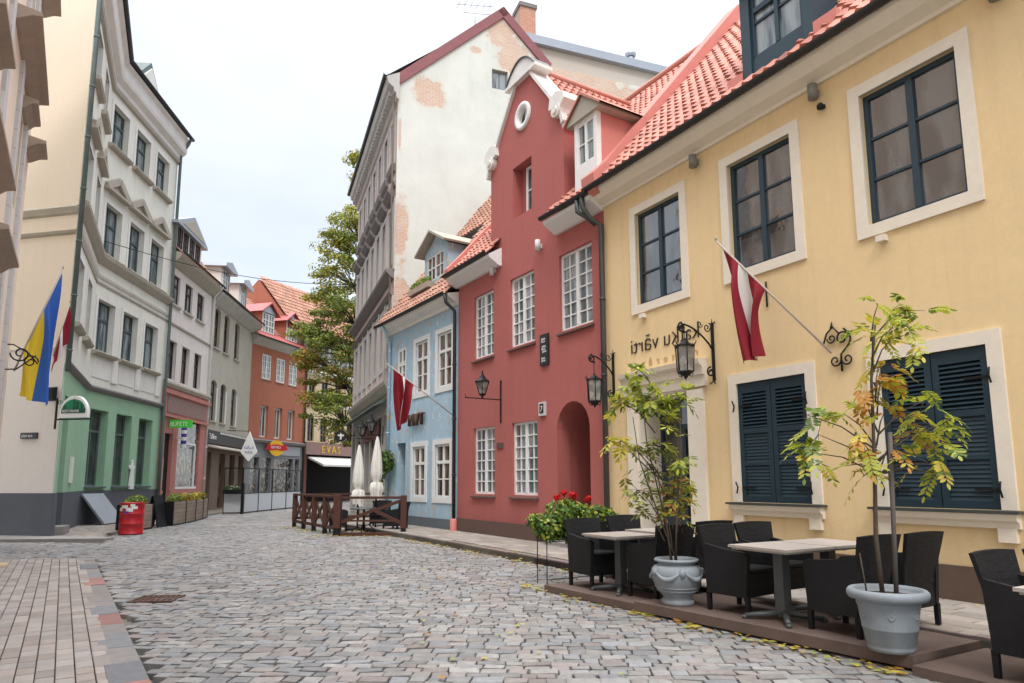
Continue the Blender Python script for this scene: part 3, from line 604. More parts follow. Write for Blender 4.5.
pipe(B,[(LB-.12,-.42,7.0),(LB-.12,-.36,6.75),(LB-.02,-.12,6.5),(LB-.02,-.1,.4)],.055,m_gut)
MB().lathe([(.1,.1),(.1,.42),(.07,.46),(.0,.46)],12,(LB-.02,-.1,0)).build('pipe_shoe',m_pinkflash,B)
m_let=mat('brown_metal_letters',(.10,.06,.045),.5)
t=text('MVT','letters',.56,m_let,B,(1.92,-.1,3.30),ext=.05,sx=1.05)

# ================================================================== TALL PINK BUILDING WITH WHITE GABLE WALL
ROOT=thing('tall_corner_building','tall pink and grey building with a bare weathered white gable wall','building',Wf.O,Wf.rz)
B=ROOT
wall(B,'gable_wall',[(0,0),(14,0),(14,18.9),(6.25,18.9),(4.3,20.8),(0,16.9)],[rect(3.81,4.5,17.35,18.2)],m_wwall,.45)
window(B,3.81,17.35,.69,.85,2,1,m_dgrey,g_left,y=.12,fw=.07,mw=.03,center=.0)
for p,q in (((-.42,16.62),(4.34,20.98)),((4.26,20.98),(6.4,18.9))):
    d=Vector((q[0]-p[0],q[1]-p[1])).normalized(); n_=Vector((-d.y,d.x)); n_=n_ if n_.y>0 else -n_
    MB().prism([(p[0]-n_.x*.28,p[1]-n_.y*.28),(q[0]-n_.x*.28,q[1]-n_.y*.28),(q[0]+n_.x*.08,q[1]+n_.y*.08),(p[0]+n_.x*.08,p[1]+n_.y*.08)],'y',-.08,.3).build('verge',m_verge,B)
LZ=11.0
T_=temp(Zf); T=T_
bays=[LZ-.75-1.52*k for k in range(7)]
hs=[]
for u in bays: hs+=[rect(u-.36,u+.36,13.75,15.5),rect(u-.36,u+.36,9.75,11.85),rect(u-.36,u+.36,5.9,8.0)]
wall(T,'wall',rect(0,LZ,4.6,16.6),hs,m_pink,.4)
for u in bays:
    for z0,z1 in ((13.75,15.5),(9.75,11.85),(5.9,8.0)): window(T,u-.36,z0,.72,z1-z0,2,3,m_darkwood if z0<12 else m_dgrey,g_dark,y=.2,fw=.05,mw=.03,center=.05,transom=(z1-z0)*.68)
    for z0,z1 in ((13.75,15.5),(9.75,11.85),(5.9,8.0)):
        surround(T,u-.36,u+.36,z0,z1,.18,m_grey,.05)
    MB().prism([(0,12.15),(-.12,12.2),(-.28,12.38),(-.3,12.46),(0,12.5)],'x',u-.6,u+.6).build('window_hood',m_dgrey,T)
    MB().prism([(0,13.2),(-.12,13.3),(-.18,13.5),(0,13.55)],'x',u-.6,u+.6).build('window_sill',m_dgrey,T)
for u in [LZ-.06]+[b_-.76 for b_ in bays]: MB().box(u-.14,u+.14,-.07,0,5.3,8.3).box(u-.12,u+.12,-.05,0,9.3,12.1).build('pilaster',m_grey,T)
cornice(T,'string_course',[(0,8.95),(-.1,9.0),(-.3,9.2),(-.32,9.3),(0,9.36)],-.05,LZ,m_dgrey); cornice(T,'string_course',[(0,8.3),(-.08,8.32),(-.18,8.45),(0,8.5)],-.02,LZ,m_dgrey)
cornice(T,'string_course',[(0,12.55),(-.06,12.6),(-.1,12.75),(0,12.8)],-.02,LZ,m_dgrey); cornice(T,'string_course',[(0,4.7),(-.1,4.75),(-.25,5.0),(-.28,5.14),(0,5.2)],-.05,LZ,m_stone)
cornice(T,'cornice',[(0,15.9),(-.1,15.95),(-.12,16.15),(-.2,16.2),(-.22,16.35),(-.42,16.5),(-.48,16.75),(0,17.0)],-.1,LZ+.3,m_grey)
b=MB()
for k in range(34): b.box(.05+k*.325,.2+k*.325,-.34,-.1,16.18,16.4)
b.build('modillions',m_grey,T); gutter(T,-.3,LZ+.3,-.52,16.86,r=.09)
MB().add([(-.3,-.5,16.92),(LZ,-.5,16.92),(LZ,4.2,20.7),(-.3,4.2,20.7),(LZ,8,16),(-.3,8,16)],[(0,1,2,3),(3,2,4,5)]).build('roof',m_roofdark,T)
body(T,0.,LZ-.46,.4,10,16.6,m_grey)
MB().tube([(LZ+.2,-.5,16.8),(LZ+.1,-.15,16.2),(LZ-.12,-.13,16.0),(LZ-.12,-.13,5)],.04,6).build('downpipe',m_hood,T)
# shop floor
b=MB(); b.box(0,LZ,-.02,.4,-.3,.6)
for k in range(8): u=k*1.52-.02; b.box(u,u+.3,-.03,.4,.6,4.2)
b.box(0,LZ,-.02,.4,4.0,4.6); b.build('shop_front',m_grey,T); MB().box(.1,LZ-.1,.2,.25,.6,4.0).build('pane',g_dark,T)
MB().prism([(0,4.62),(-.5,4.35),(-.5,4.28),(0,4.5)],'x',.3,LZ-.8).build('green_canopy',m_patina,T); MB().box(4.5,8.8,-.08,-.02,3.2,3.9).build('shop_sign',m_erust,T)
merge(T_,ROOT)
B=thing('rear_wing_building','beige rendered building with a grey sheet metal roof behind the white gable','building',Wf.P(0,.8,0),Wf.rz)
MB().box(5.2,16,0,5,10,20.35).build('wall',m_lowwing,B)
MB().prism([(-.25,20.25),(-.28,20.6),(2.5,21.6),(5,20.6),(5,20.3)],'x',5.0,16.2).build('roof',m_sheet,B)
B=thing('brick_chimney','square red brick chimney stack on top of the white gable wall','chimney',Wf.P(5.42,.9,0),Wf.rz)
MB().box(0,.72,0,.8,18.5,22.1).build('stack',m_brick,B); MB().box(-.06,.78,-.06,.86,22.1,22.28).build('cap',m_dgrey,B)
B=thing('roof_vent','small round metal vent pipe with a cap on the rear wing','vent',Wf.P(11.3,1.6,20.7),Wf.rz)
MB().lathe([(.16,-.3),(.16,.75)],12).build('pipe',m_sheet,B); MB().lathe([(.2,.75),(.26,.85),(.26,.98),(.0,1.02)],12).build('cap',m_sheet,B)
b=MB(); b.tube([(0,0,0),(0,0,1.4)],.02,5).tube([(-.8,0,1.1),(.8,0,1.4)],.014,4).tube([(-.5,0,.8),(.7,0,1.0)],.014,4)
for k in range(6): b.tube([(-.7+k*.27,-.25,1.12+k*.05),(-.7+k*.27,.25,1.12+k*.05)],.01,4)
tag(b.build('tv_antenna',m_sheet,None,loc=Wf.P(3.2,.4,19.9),rot=(0,0,Wf.rz)),'thin television antenna on the roof edge of the tall white gable','antenna')

# ================================================================== LEFT CORNER BUILDING (cream side, chamfer, green shop floor)
ROOT=thing('green_corner_building','cream stuccoed corner building with a mint green shop floor and dark grey plinth','building',C0,0)
T=temp(Cf)
wall(T,'side_wall',rect(0,5.7,1.2,5.3),[],m_cwall2,.3); wall(T,'side_wall',rect(0,5.7,5.3,22),[],m_cwall,.3); MB().box(5.7,6,0,.012,1.2,5.3).build('corner_strip',m_cwall2,T); MB().box(5.7,6,0,.012,5.3,22).build('corner_strip',m_cwall,T)
MB().box(-.0,5.7,-.03,.3,-.2,1.22).box(5.7,6.02,-.03,.01,-.2,1.22).build('plinth',m_slate,T)
MB().prism([(0,9.2),(-.05,9.25),(-.1,9.42),(0,9.5)],'x',0,6).build('ledge',m_stone,T); MB().prism([(0,8.6),(-.06,8.65),(-.08,8.72),(0,8.76)],'x',0,6).build('ledge',m_stone,T); MB().box(0,6,-.03,0,5.27,5.33).build('ledge',m_cwall2,T)
merge(T,ROOT)
T=temp(Chf); LC=5.37
hs=[rect(.55,1.55,.35,4.0)]
for u in (.9,3.1): hs+=[rect(u,u+1.15,6.2,8.2),rect(u,u+1.15,9.8,11.8),rect(u,u+1.15,14.0,15.7)]
wall(T,'wall',rect(.36,LC,4.82,17),[h for h in hs if h[0][1]>5],m_gcream,.4); MB().box(0,.36,0,.02,4.82,17).build('corner_strip',m_gcream,T)
wall(T,'shop_wall',[(.36,1.2),(.55,1.2),(.55,4.0),(1.55,4.0),(1.55,1.2),(LC,1.2),(LC,4.82),(.36,4.82)],[],m_green,.4); MB().box(0,.36,0,.02,1.2,4.82).build('corner_strip',m_green,T)
MB().box(0.0,.36,-.03,.02,-.2,1.22).box(.36,.55,-.03,.4,-.2,1.22).box(1.55,LC+.02,-.03,.4,-.2,1.22).build('plinth',m_slate,T)
o=MB().box(.55,1.55,.2,.26,.3,4.0).build('door',m_slate,T); MB().box(.5,1.6,-.25,.3,-.1,.28).build('doorstep',m_step,T)
MB().box(2.6,3.0,-.06,0,1.5,2.3).build('meter_box',m_gcream,T)
def gwin(T,u,z0,z1,wd=1.15):
    window(T,u,z0,wd,z1-z0,2,1,m_teal,g_left,y=.22,fw=.06,mw=.03,center=.08,transom=(z1-z0)*.66)
    surround(T,u,u+wd,z0,z1,.13,m_gwhite,.03,bottom=False)
    MB().prism([(0,-.12),(-.16,-.08),(-.2,0),(-.18,.04),(.2,.05),(.2,-.02)],'x',u-.2,u+wd+.2).build('window_sill',m_stone,T).location=(0,0,z0-.05)
def pedim(T,u,z,wd=1.15):
    b=MB(); c=u+wd/2; h=wd/2+.25
    b.prism([(c-h,z),(c+h,z),(c+h,z+.1),(c-h,z+.1)],'y',-.22,0)
    for s in (1,-1): b.bar((c+s*h,-.13,z+.1),(c,-.13,z+.62),.26,.1,(0,1,0))
    b.prism([(c-h+.1,z+.1),(c+h-.1,z+.1),(c,z+.55)],'y',-.06,0)
    b.build('window_pediment',m_stone,T)
for u in (.9,3.1): gwin(T,u,6.2,8.2); gwin(T,u,9.8,11.8); gwin(T,u,14.0,15.7); pedim(T,u,12.25)
def gbands(T,L,a=-.0):
    cornice(T,'string_course',[(0,9.35),(-.08,9.4),(-.22,9.58),(-.24,9.68),(0,9.75)],a,L,m_stone)
    cornice(T,'string_course',[(0,8.85),(-.05,8.87),(-.09,8.95),(0,9.0)],a,L,m_gwhite); cornice(T,'string_course',[(0,8.62),(-.03,8.63),(-.05,8.7),(0,8.72)],a,L,m_stone)
    cornice(T,'string_course',[(0,4.72),(-.08,4.76),(-.14,4.85),(-.13,4.9),(0,4.95)],a,L,m_dgrey)
    cornice(T,'cornice',[(0,16.2),(-.08,16.25),(-.12,16.45),(-.3,16.6),(-.34,16.72),(-.36,17.1),(-.5,17.22),(0,17.5)],a-.1,L+.1,m_gwhite)
    cornice(T,'cornice_lower_band',[(-.0,16.05),(-.1,16.1),(-.14,16.24),(0,16.24)],a-.05,L+.05,m_stone)  # brown stone moulding just below the off-white cornice
    gutter(T,a-.2,L+.15,-.55,17.36,r=.09)
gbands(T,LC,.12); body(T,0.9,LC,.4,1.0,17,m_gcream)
MB().add([(-.1,-.5,17.4),(LC,-.5,17.4),(LC,4,19.5)],[(0,1,2)]).build('roof',m_roofdark,T)
pipe(T,[(.12,-.5,17.3),(.06,-.3,16.9),(.0,-.08,16.4),(.0,-.08,4.6)],.065,m_patina)
merge(T,ROOT)
T=temp(Gf); LG=5.98; gu=[.2,2.05,3.9]
hs=[];
for u in gu: hs+=[rect(u,u+1.2,6.2,8.1),rect(u,u+1.2,9.8,11.75),rect(u,u+1.2,14.0,15.65)]
wall(T,'wall',rect(0,LG,4.82,17),hs,m_gcream,.4)
wall(T,'shop_wall',rect(0,LG,1.2,4.82),[rect(u+.1,u+1.35,1.36,4.12) for u in gu],m_green,.4)
MB().box(-.02,LG,-.03,.4,-.2,1.22).build('plinth',m_slate,T)
for u in gu:
    gwin(T,u,6.2,8.1,1.2); gwin(T,u,9.8,11.75,1.2); gwin(T,u,14.0,15.65,1.2); pedim(T,u,12.2,1.2)
    MB().box(u-.02,u+1.22,-.02,0,5.25,5.95).build('sill_panel',m_gwhite,T); MB().box(u+1.3,u+1.72,-.05,0,5.2,6.15).build('sill_bracket',m_gwhite,T)
    window(T,u+.1,1.36,1.25,2.76,2,1,m_patina,g_dark,y=.3,fw=.07,mw=.03,center=.06,transom=2.0); MB().box(u+.05,u+1.4,-.09,.05,1.3,1.36).build('window_sill',m_slate,T)
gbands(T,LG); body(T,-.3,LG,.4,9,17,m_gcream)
MB().add([(-.3,-.5,17.4),(LG+.1,-.5,17.4),(LG+.1,5,19.6),(-.3,5,19.6)],[(0,1,2,3)]).build('roof',m_roofdark,T)
b=MB(); b.prism([(1.2,17.5),(3.4,17.5),(2.3,18.7)],'y',-.25,2.5); d=b.build('dormer',m_patina,T); MB().prism([(1.5,17.6),(3.1,17.6),(2.3,18.45)],'y',-.3,-.24).build('tympanum',m_gwhite,d)
pipe(T,[(LG-.05,-.55,17.3),(LG-.02,-.4,17.0),(LG-.02,-.12,16.6),(LG-.02,-.12,4.0),(LG-.02,-.12,.2)],.07,m_patina)
merge(T,ROOT)

# ================================================================== BARBER HOUSE
B=house('pale_pink_house','narrow pale pink house with a salmon shop front beside the green shop',Pf); LP=5.69
pu=[(.25,.95),(1.85,.95),(3.45,.95)]
wall(B,'wall',rect(0,LP,5.7,11.6),[rect(u,u+w_,z0,z1) for u,w_ in pu for z0,z1 in ((6.15,7.9),(9.62,10.98))],m_ppink,.35)
for u,w_ in pu:
    window(B,u,6.15,w_,1.75,2,1,m_darkwood,g_dark,y=.16,fw=.06,mw=.03,center=.08,transom=1.15); window(B,u,9.62,w_,1.36,2,1,m_darkwood,g_left,y=.12,fw=.07,mw=.03,center=.06,transom=.9)
    surround(B,u,u+w_,6.15,7.9,.1,m_ppink,.03,bottom=False); MB().box(u-.12,u+w_+.12,-.09,0,9.5,9.6).build('window_sill',m_stone,B)
cornice(B,'string_course',[(0,5.72),(-.12,5.75),(-.2,5.9),(-.18,6.0),(0,6.04)],-.0,LP,m_stone); cornice(B,'string_course',[(0,8.6),(-.05,8.62),(-.07,8.7),(0,8.74)],0,LP,m_stone)
cornice(B,'cornice',[(0,11.3),(-.1,11.35),(-.42,11.7),(-.45,11.85),(0,12.0)],0,LP+.25,m_stone); gutter(B,0,LP+.3,-.5,11.95)
b=MB(); b.box(0,LP,-.1,.3,4.5,5.7).box(0,.42,-.06,.3,0,4.5).box(1.32,1.9,-.06,.3,0,4.5).box(4.75,LP,-.06,.3,0,4.5).box(1.9,4.75,-.04,.3,0,1.2).box(.42,1.32,-.02,.3,3.7,4.5)
b.box(-.05,LP+.02,-.2,.0,5.45,5.6).box(-.02,LP,-.16,0,4.42,4.52); b.build('shop_front',m_salmon,B)
MB().box(.35,5.3,-.13,-.1,4.62,5.35).build('fascia_board',m_fascia,B); MB().box(.0,.44,-.12,-.06,1.0,1.14).box(1.3,1.92,-.12,-.06,1.0,1.14).build('pilaster_base',m_salmon,B)
o=MB().box(1.9,4.75,.05,.1,1.2,4.42).build('shop_window',g_shop,B); MB().box(1.9,4.75,-.02,.06,1.2,1.3).box(1.9,2.0,-.02,.06,1.3,3.3).box(4.3,4.4,-.02,.06,1.3,3.3).box(1.9,4.4,-.021,.06,3.3,3.4).build('frame',m_white,o)
o=MB().box(.42,1.32,.1,.15,0,3.7).build('door',m_dark,B); MB().box(.42,.6,.0,.1,.1,2.6).build('door_leaf',m_gwhite,o)
body(B,0,LP,.35,8,11.7,m_ppink)
tiles(B,'roof_tiles',(0,-.3,11.95),(1,0,0),(0,1,1.25),LP,6.2,m_tileo,pw=.24,rl=.36); 
b=MB(); b.box(.05,3.3,-.1,3,12.1,13.25); d=b.build('dormer',m_ppink,B); MB().prism([(-.25,13.2),(3.6,13.2),(3.6,13.32),(1.68,14.2),(-.25,13.32)],'y',-.3,3.5).build('dormer_pediment',m_sheet,d)
MB().prism([(.3,13.36),(3.06,13.36),(1.68,14.0)],'y',-.32,-.3).build('tympanum',m_stone,d)
for u in (.25,.95,1.75,2.5): window(B,u,12.25,.5,.9,2,3,m_darkwood,g_left,y=-.12,fw=.05,mw=.025,center=.05,name='dormer_window')
pipe(B,[(LP-.1,-.5,11.9),(LP-.1,-.3,11.6),(LP-.1,-.1,11.3),(LP-.1,-.1,.2)],.06,m_gwhite)

# ================================================================== GREY BEIGE HOUSE
B=house('grey_beige_house','grey beige house with arched brown windows and a dark shop sign',Nf); LN=7.54
nu=[(.45,.9),(2.0,.9),(3.95,.9)]
wall(B,'wall',rect(0,LN,3.6,11.6),[arch(u,u+w_,8.75,10.72,8,.22) for u,w_ in nu]+[arch(u,u+w_,4.78,6.75,8,.22) for u,w_ in nu],m_beige,.4)
for u,w_ in nu:
    window(B,u,8.75,w_,2.15,2,3,m_darkwood,g_brown,y=.18,fw=.06,mw=.03,center=.07,transom=1.5); window(B,u,4.78,w_,2.15,2,3,m_darkwood,g_left,y=.18,fw=.06,mw=.03,center=.07,transom=1.5)
    MB().box(u+.85,u+1.0,-.03,0,4.78,6.6).build('window_surround',m_gwhite,B); MB().box(u-.1,u+w_+.1,-.08,0,8.66,8.74).build('window_sill',m_stone,B); MB().box(u-.1,u+w_+.1,-.08,0,4.69,4.77).build('window_sill',m_stone,B)
cornice(B,'cornice',[(0,11.0),(-.1,11.05),(-.5,11.5),(-.55,11.62),(0,11.8)],0,LN+.3,m_grey); gutter(B,0,LN+.4,-.6,11.72,m_gut)
wall(B,'shop_front',rect(0,LN,-.2,3.6),[rect(.5,1.1,.5,3.1),rect(2.4,3.4,.1,3.1),rect(4.2,5.2,.5,3.1),rect(5.9,6.9,.1,3.1)],m_nshop,.3); MB().box(0,LN,.2,.25,0,3.6).build('pane',g_brown,B)
MB().box(.02,LN,-.14,-.0,3.55,4.25).build('shop_sign_board',m_roofdark,B); b=MB()
for k in range(15): b.box(1.9+k*.36,2.02+k*.36,-.2,-.14,4.12,4.22)
b.build('sign_trim',m_gwhite,B)
text('Tallinn','sign_lettering',.42,m_white,B,(.15,-.15,3.78)); MB().prism([(-.02,3.5),(-.7,3.3),(-.7,3.24),(-.02,3.36)],'x',.05,LN).build('awning',m_stone,B)
body(B,0,LN,.4,8,11.7,m_beige); MB().add([(-.0,-.6,11.75),(LN+.3,-.6,11.75),(LN+.3,3.5,14.6),(0,3.5,14.6)],[(0,1,2,3)]).build('roof',m_tileo,B)
for u in (1.0,4.3):
    b=MB(); b.box(u,u+1.5,.0,2.6,11.9,13.4); d=b.build('dormer',m_gwhite,B); MB().prism([(u-.3,13.35),(u+1.8,13.35),(u+1.75,13.55),(u+.75,13.85),(u-.25,13.55)],'y',-.35,3).build('dormer_roof',m_sheet,d)
    window(B,u+.15,12.2,1.2,1.1,3,2,m_lav,g_left,y=-.03,fw=.05,mw=.05,center=.0,name='dormer_window')

# ================================================================== TERRACOTTA HOUSE
B=house('terracotta_house','terracotta red house with two gabled roof dormers and a grey glazed shop floor',Tf); LT=6.38
tu=[(1.15,.95),(2.75,.95),(4.25,.95)]
wall(B,'wall',rect(0,LT,4.2,10.9),[rect(u,u+w_,8.28,9.92) for u,w_ in tu]+[rect(u+.05,u+w_-.05,4.42,6.52) for u,w_ in tu],m_terra,.4)
for u,w_ in tu:
    window(B,u,8.28,w_,1.64,4,4,m_white,g_left,y=.04,fw=.07,mw=.03,center=.1,sill=(m_dgrey,.06,.04)); window(B,u+.05,4.42,w_-.1,2.1,2,1,m_lav,g_brown,y=.2,fw=.12,mw=.03,center=.04)
cornice(B,'cornice',[(0,10.4),(-.08,10.45),(-.4,10.8),(-.42,10.95),(0,11.1)],0,LT+.2,m_grey); 
MB().add([(-.1,-.45,11.0),(LT+.2,-.45,11.0),(LT+.2,.6,11.7),(-.1,.6,11.7),(LT+.2,4,15),(-.1,4,15),(-.1,-.45,10.92),(LT+.2,-.45,10.92)],[(0,1,2,3),(6,7,1,0)]).build('lower_roof',m_redroof,B)
tiles(B,'roof_tiles',(-.1,.6,11.7),(1,0,0),(0,1,.95),LT+.3,4.6,m_tileo)
gutter(B,-.1,LT+.25,-.5,10.98); pipe(B,[(LT,-.5,10.9),(LT,-.3,10.5),(LT-.05,-.1,10.2),(LT-.05,-.1,.2)],.06)
for u in (1.2,4.0):
    b=MB(); b.box(u,u+1.5,.3,3,11.3,12.9); d=b.build('dormer',m_terra,B); MB().prism([(u-.1,12.85),(u+1.6,12.85),(u+.75,13.45)],'y',.18,3).build('tympanum',m_sheet,d)
    for s in (1,-1): MB().add([(u+.75,0,13.62),(u+.75+s*1.08,0,12.8),(u+.75+s*1.08,3.4,12.8),(u+.75,3.4,13.62),(u+.75,0,13.52),(u+.75+s*1.08,0,12.7)],[(0,1,2,3),(0,1,5,4)]).build('dormer_roof',m_redroof,d)
    window(B,u+.1,11.5,1.3,1.3,4,3,m_white,g_left,y=.26,fw=.06,mw=.06,center=.1,name='dormer_window')
body(B,0,LT,.4,8,10.9,m_terra)
wall(B,'shop_front',rect(0,LT,-.2,4.2),[rect(.35,1.3,.2,3.1),rect(1.6,2.6,.6,3.1),rect(2.9,5.2,.6,3.1),rect(5.4,5.95,.2,3.1)],m_tshop,.3); MB().box(.1,LT-.2,.2,.25,0,3.2).build('pane',g_shop,B)
cornice(B,'shop_cornice',[(0,4.0),(-.2,4.05),(-.26,4.2),(-.1,4.28),(0,4.3)],0,LT,m_dgrey); m_sb=mat('pale_sign_board',(.34,.34,.37),.6); MB().box(3.6,5.9,-.06,0,3.32,3.95).build('sign_board',m_sb,B)

# ================================================================== CLOSING BUILDING WITH RESTAURANT
B=house('ochre_end_building','pale ochre building closing the street, with an orange roof and gold-lettered cafe',Ef); LE=10.5
eu=[.35,1.75,3.3,4.8,6.3,7.8]
wall(B,'wall',rect(0,LE,4.4,9.6),[rect(u,u+.72,4.5,6.25) for u in eu]+[rect(u,u+.72,7.85,9.05) for u in eu],m_eyel,.4)
for u in eu: window(B,u,4.5,.72,1.75,2,3,m_darkwood,g_dark,y=.15,fw=.06,mw=.03,center=.06); window(B,u,7.85,.72,1.2,2,3,m_darkwood,g_dark,y=.15,fw=.06,mw=.03,center=.06)
cornice(B,'string_course',[(0,7.1),(-.14,7.15),(-.2,7.35),(0,7.45)],0,LE,m_gwhite); cornice(B,'string_course',[(0,9.4),(-.18,9.45),(-.28,9.65),(0,9.8)],0,LE,m_gwhite)
MB().box(0,1.7,.3,.5,9.7,12.4).build('gallery_wall',m_hood,B)
for u in (1.75,2.85,3.95,5.05,6.2): window(B,u,10.0,1.0,2.2,2,2,m_white,g_left,y=.3,fw=.08,mw=.05,center=.08,name='gallery_window')
b=MB(); 
for k in range(9): b.box(.0+k*1.13,.1+k*1.13,-.1,0.0,9.7,12.5)
b.box(0,LE,-.12,-.05,10.3,10.4); b.build('gallery_posts',m_stone,B)
MB().box(-.3,LE,-.5,.5,12.45,12.75).build('eaves_fascia',m_darkwood,B); body(B,-2.2,LE,.5,8,12.5,m_hood,z0=4.4); body(B,-2.2,LE,2.35,8,4.4,m_hood,z0=0); MB().prism([(-.4,12.5),(2.95,16.35),(7.9,12.5)],'x',-2.1,LE).build('roof_core',m_terra,B)
tiles(B,'roof_tiles',(-2.2,-.6,12.6),(1,0,0),(0,1,1.15),LE+2.2,5.4,m_tileo,pw=.3,rl=.45)
b=MB(); b.box(0,.4,-.05,.3,-.2,4.4).box(LE-.5,LE,-.05,.3,-.2,4.4); b.build('cafe_front',m_erust,B); MB().box(0,LE,-.3,-.0,3.5,4.4).build('sign_board',m_fascia,B)
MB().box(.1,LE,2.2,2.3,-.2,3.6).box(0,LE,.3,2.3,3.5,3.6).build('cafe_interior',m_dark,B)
MB().prism([(-.1,3.35),(-1.6,2.75),(-1.6,2.62),(-1.55,2.62),(-.1,3.22)],'x',.4,6.4).build('awning',m_gwhite,B)
m_gold=mat('gold_letters',(.75,.45,.05),.4); t=text('EVAS','sign_lettering',.78,m_gold,B,(1.6,-.32,3.65),space=1.35,ext=.03)

# ================================================================== NEAREST HOUSE ON THE LEFT
B=house('peach_house','peach plastered house at the left edge with brown moulded window hoods',Uf); LU=12.5
hs=[rect(4.7,5.9,2.9,5.2),rect(7.0,8.0,3.0,5.5),rect(3.4,4.4,6.3,7.8),rect(9.2,10.4,7.6,9.7),rect(11.0,11.9,7.4,9.3),rect(9.2,10.4,11.6,13.6)]
wall(B,'wall',rect(-9,LU,1.1,15.5),hs,m_upeach,.4); MB().box(-9,LU,-.04,.4,-.2,1.12).build('plinth',m_slate,B); body(B,-9,LU,.45,9,15.5,m_upeach)
for h in hs: window(B,h[0][0],h[0][1],h[1][0]-h[0][0],h[2][1]-h[0][1],2,2,m_teal,g_left,y=.2,fw=.06,mw=.03,center=.06)
for (a,c,z,pj) in ((3.4,6.58,6.75,.34),(6.0,8.49,5.85,.34),(3.0,4.76,8.1,.34),(7.2,10.94,10.6,.42),(9.7,10.9,10.0,.3),(11.45,12.45,9.85,.4),(10.9,12.45,13.9,.4)):
    MB().prism([(0,z-.24),(-.06,z-.22),(-pj*.6,z-.09),(-pj,z-.05),(-pj,z+.02),(0,z+.08)],'x',a,c).build('window_hood',m_hood,B)
for a in (6.3,8.75,10.6): MB().box(a,a+.4,-.07,0,1.1,15.4).build('pilaster',m_ugrey,B)
cornice(B,'cornice',[(0,15),(-.4,15.3),(-.5,15.6),(0,15.7)],-9,LU+.1,m_hood)
#@@OBJ

# ================================================================== OBJECT MATERIALS
m_rattan=mat('black_woven_rattan',(.011,.011,.012),.6,.2,20,0,spec=.3,brick=(.03,.012,.0025,(.018,.018,.021),(.011,.011,.013),(.004,.004,.004)))
m_ttop=mat('pale_grey_table_top',(.42,.37,.33),.45,.15,9,.04,60,spec=.45)
m_tleg=mat('grey_green_table_metal',(.10,.11,.11),.45,.15,8,0,metal=.3,spec=.5)
m_deck=mat('brown_platform_board',(.15,.105,.088),.8,.3,2.5,.12,30,stain=.3)
m_potm=mat('blue_grey_glazed_pot',(.29,.325,.355),.65,.25,5,.08,30,spec=.35,stain=.4)
m_soil=mat('potting_soil',(.05,.035,.025),.95,.3,20,.4,40)
m_bark=mat('young_bark',(.11,.085,.065),.9,.35,12,.3,60)
m_trunk=mat('dark_bark',(.08,.065,.05),.9,.35,4,.5,30)
m_stake=mat('grey_wooden_stake',(.15,.13,.12),.85,.25,6,.1,50)
def leafmat(n,c):
    if n in MATS: return MATS[n]
    m=mat(n,c,.55,.3,9,0,spec=.35); b=m.node_tree.nodes['Principled BSDF']; t=m.node_tree
    tr=N(t,'ShaderNodeBsdfTranslucent'); tr.inputs[0].default_value=(c[0]*1.3,c[1]*1.3,c[2]*.8,1); mx=N(t,'ShaderNodeMixShader'); mx.inputs[0].default_value=.35
    t.links.new(b.outputs[0],mx.inputs[1]); t.links.new(tr.outputs[0],mx.inputs[2]); t.links.new(mx.outputs[0],t.nodes['Material Output'].inputs[0]); return m
L_g=leafmat('leaf_green',(.15,.22,.045)); L_y=leafmat('leaf_yellow_green',(.42,.45,.07)); L_o=leafmat('leaf_orange',(.52,.25,.05)); L_d=leafmat('leaf_deep_green',(.045,.10,.025)); L_ol=leafmat('leaf_olive',(.19,.21,.055)); L_yy=leafmat('leaf_yellow',(.60,.48,.08)); L_c=leafmat('petal_red',(.55,.012,.012)); L_b=leafmat('leaf_bright_green',(.12,.24,.045))

# ================================================================== CAFE PLATFORMS
azd=Yf.rz
def YP(u,wd,z): return Yf.P(u,-wd,z)
def platform(label,pts,z,hz):
    o=MB().prism([(p.x,p.y) for p in [YP(u,w_,0) for u,w_ in pts]],'z',z-hz,z).build('cafe_platform',m_deck); tag(o,label,'platform','low boarded cafe platforms along the kerb')
    c=MB(); q=[YP(u,w_,0) for u,w_ in pts]; a,b_=q[0],q[1]
    return o
platform('low brown cafe platform nearest the red house, under the far table',[(2.85,3.38),(4.58,3.24),(4.58,1.95),(2.85,1.95)],.095,.085)
platform('brown cafe platform under the middle table and both planted pots',[(4.62,3.28),(7.62,2.97),(7.62,1.97),(4.62,1.97)],.13,.10)
platform('lowest brown cafe platform at the right edge under the nearest chairs',[(7.65,3.05),(11.5,2.95),(11.5,1.95),(7.65,1.95)],.075,.09)

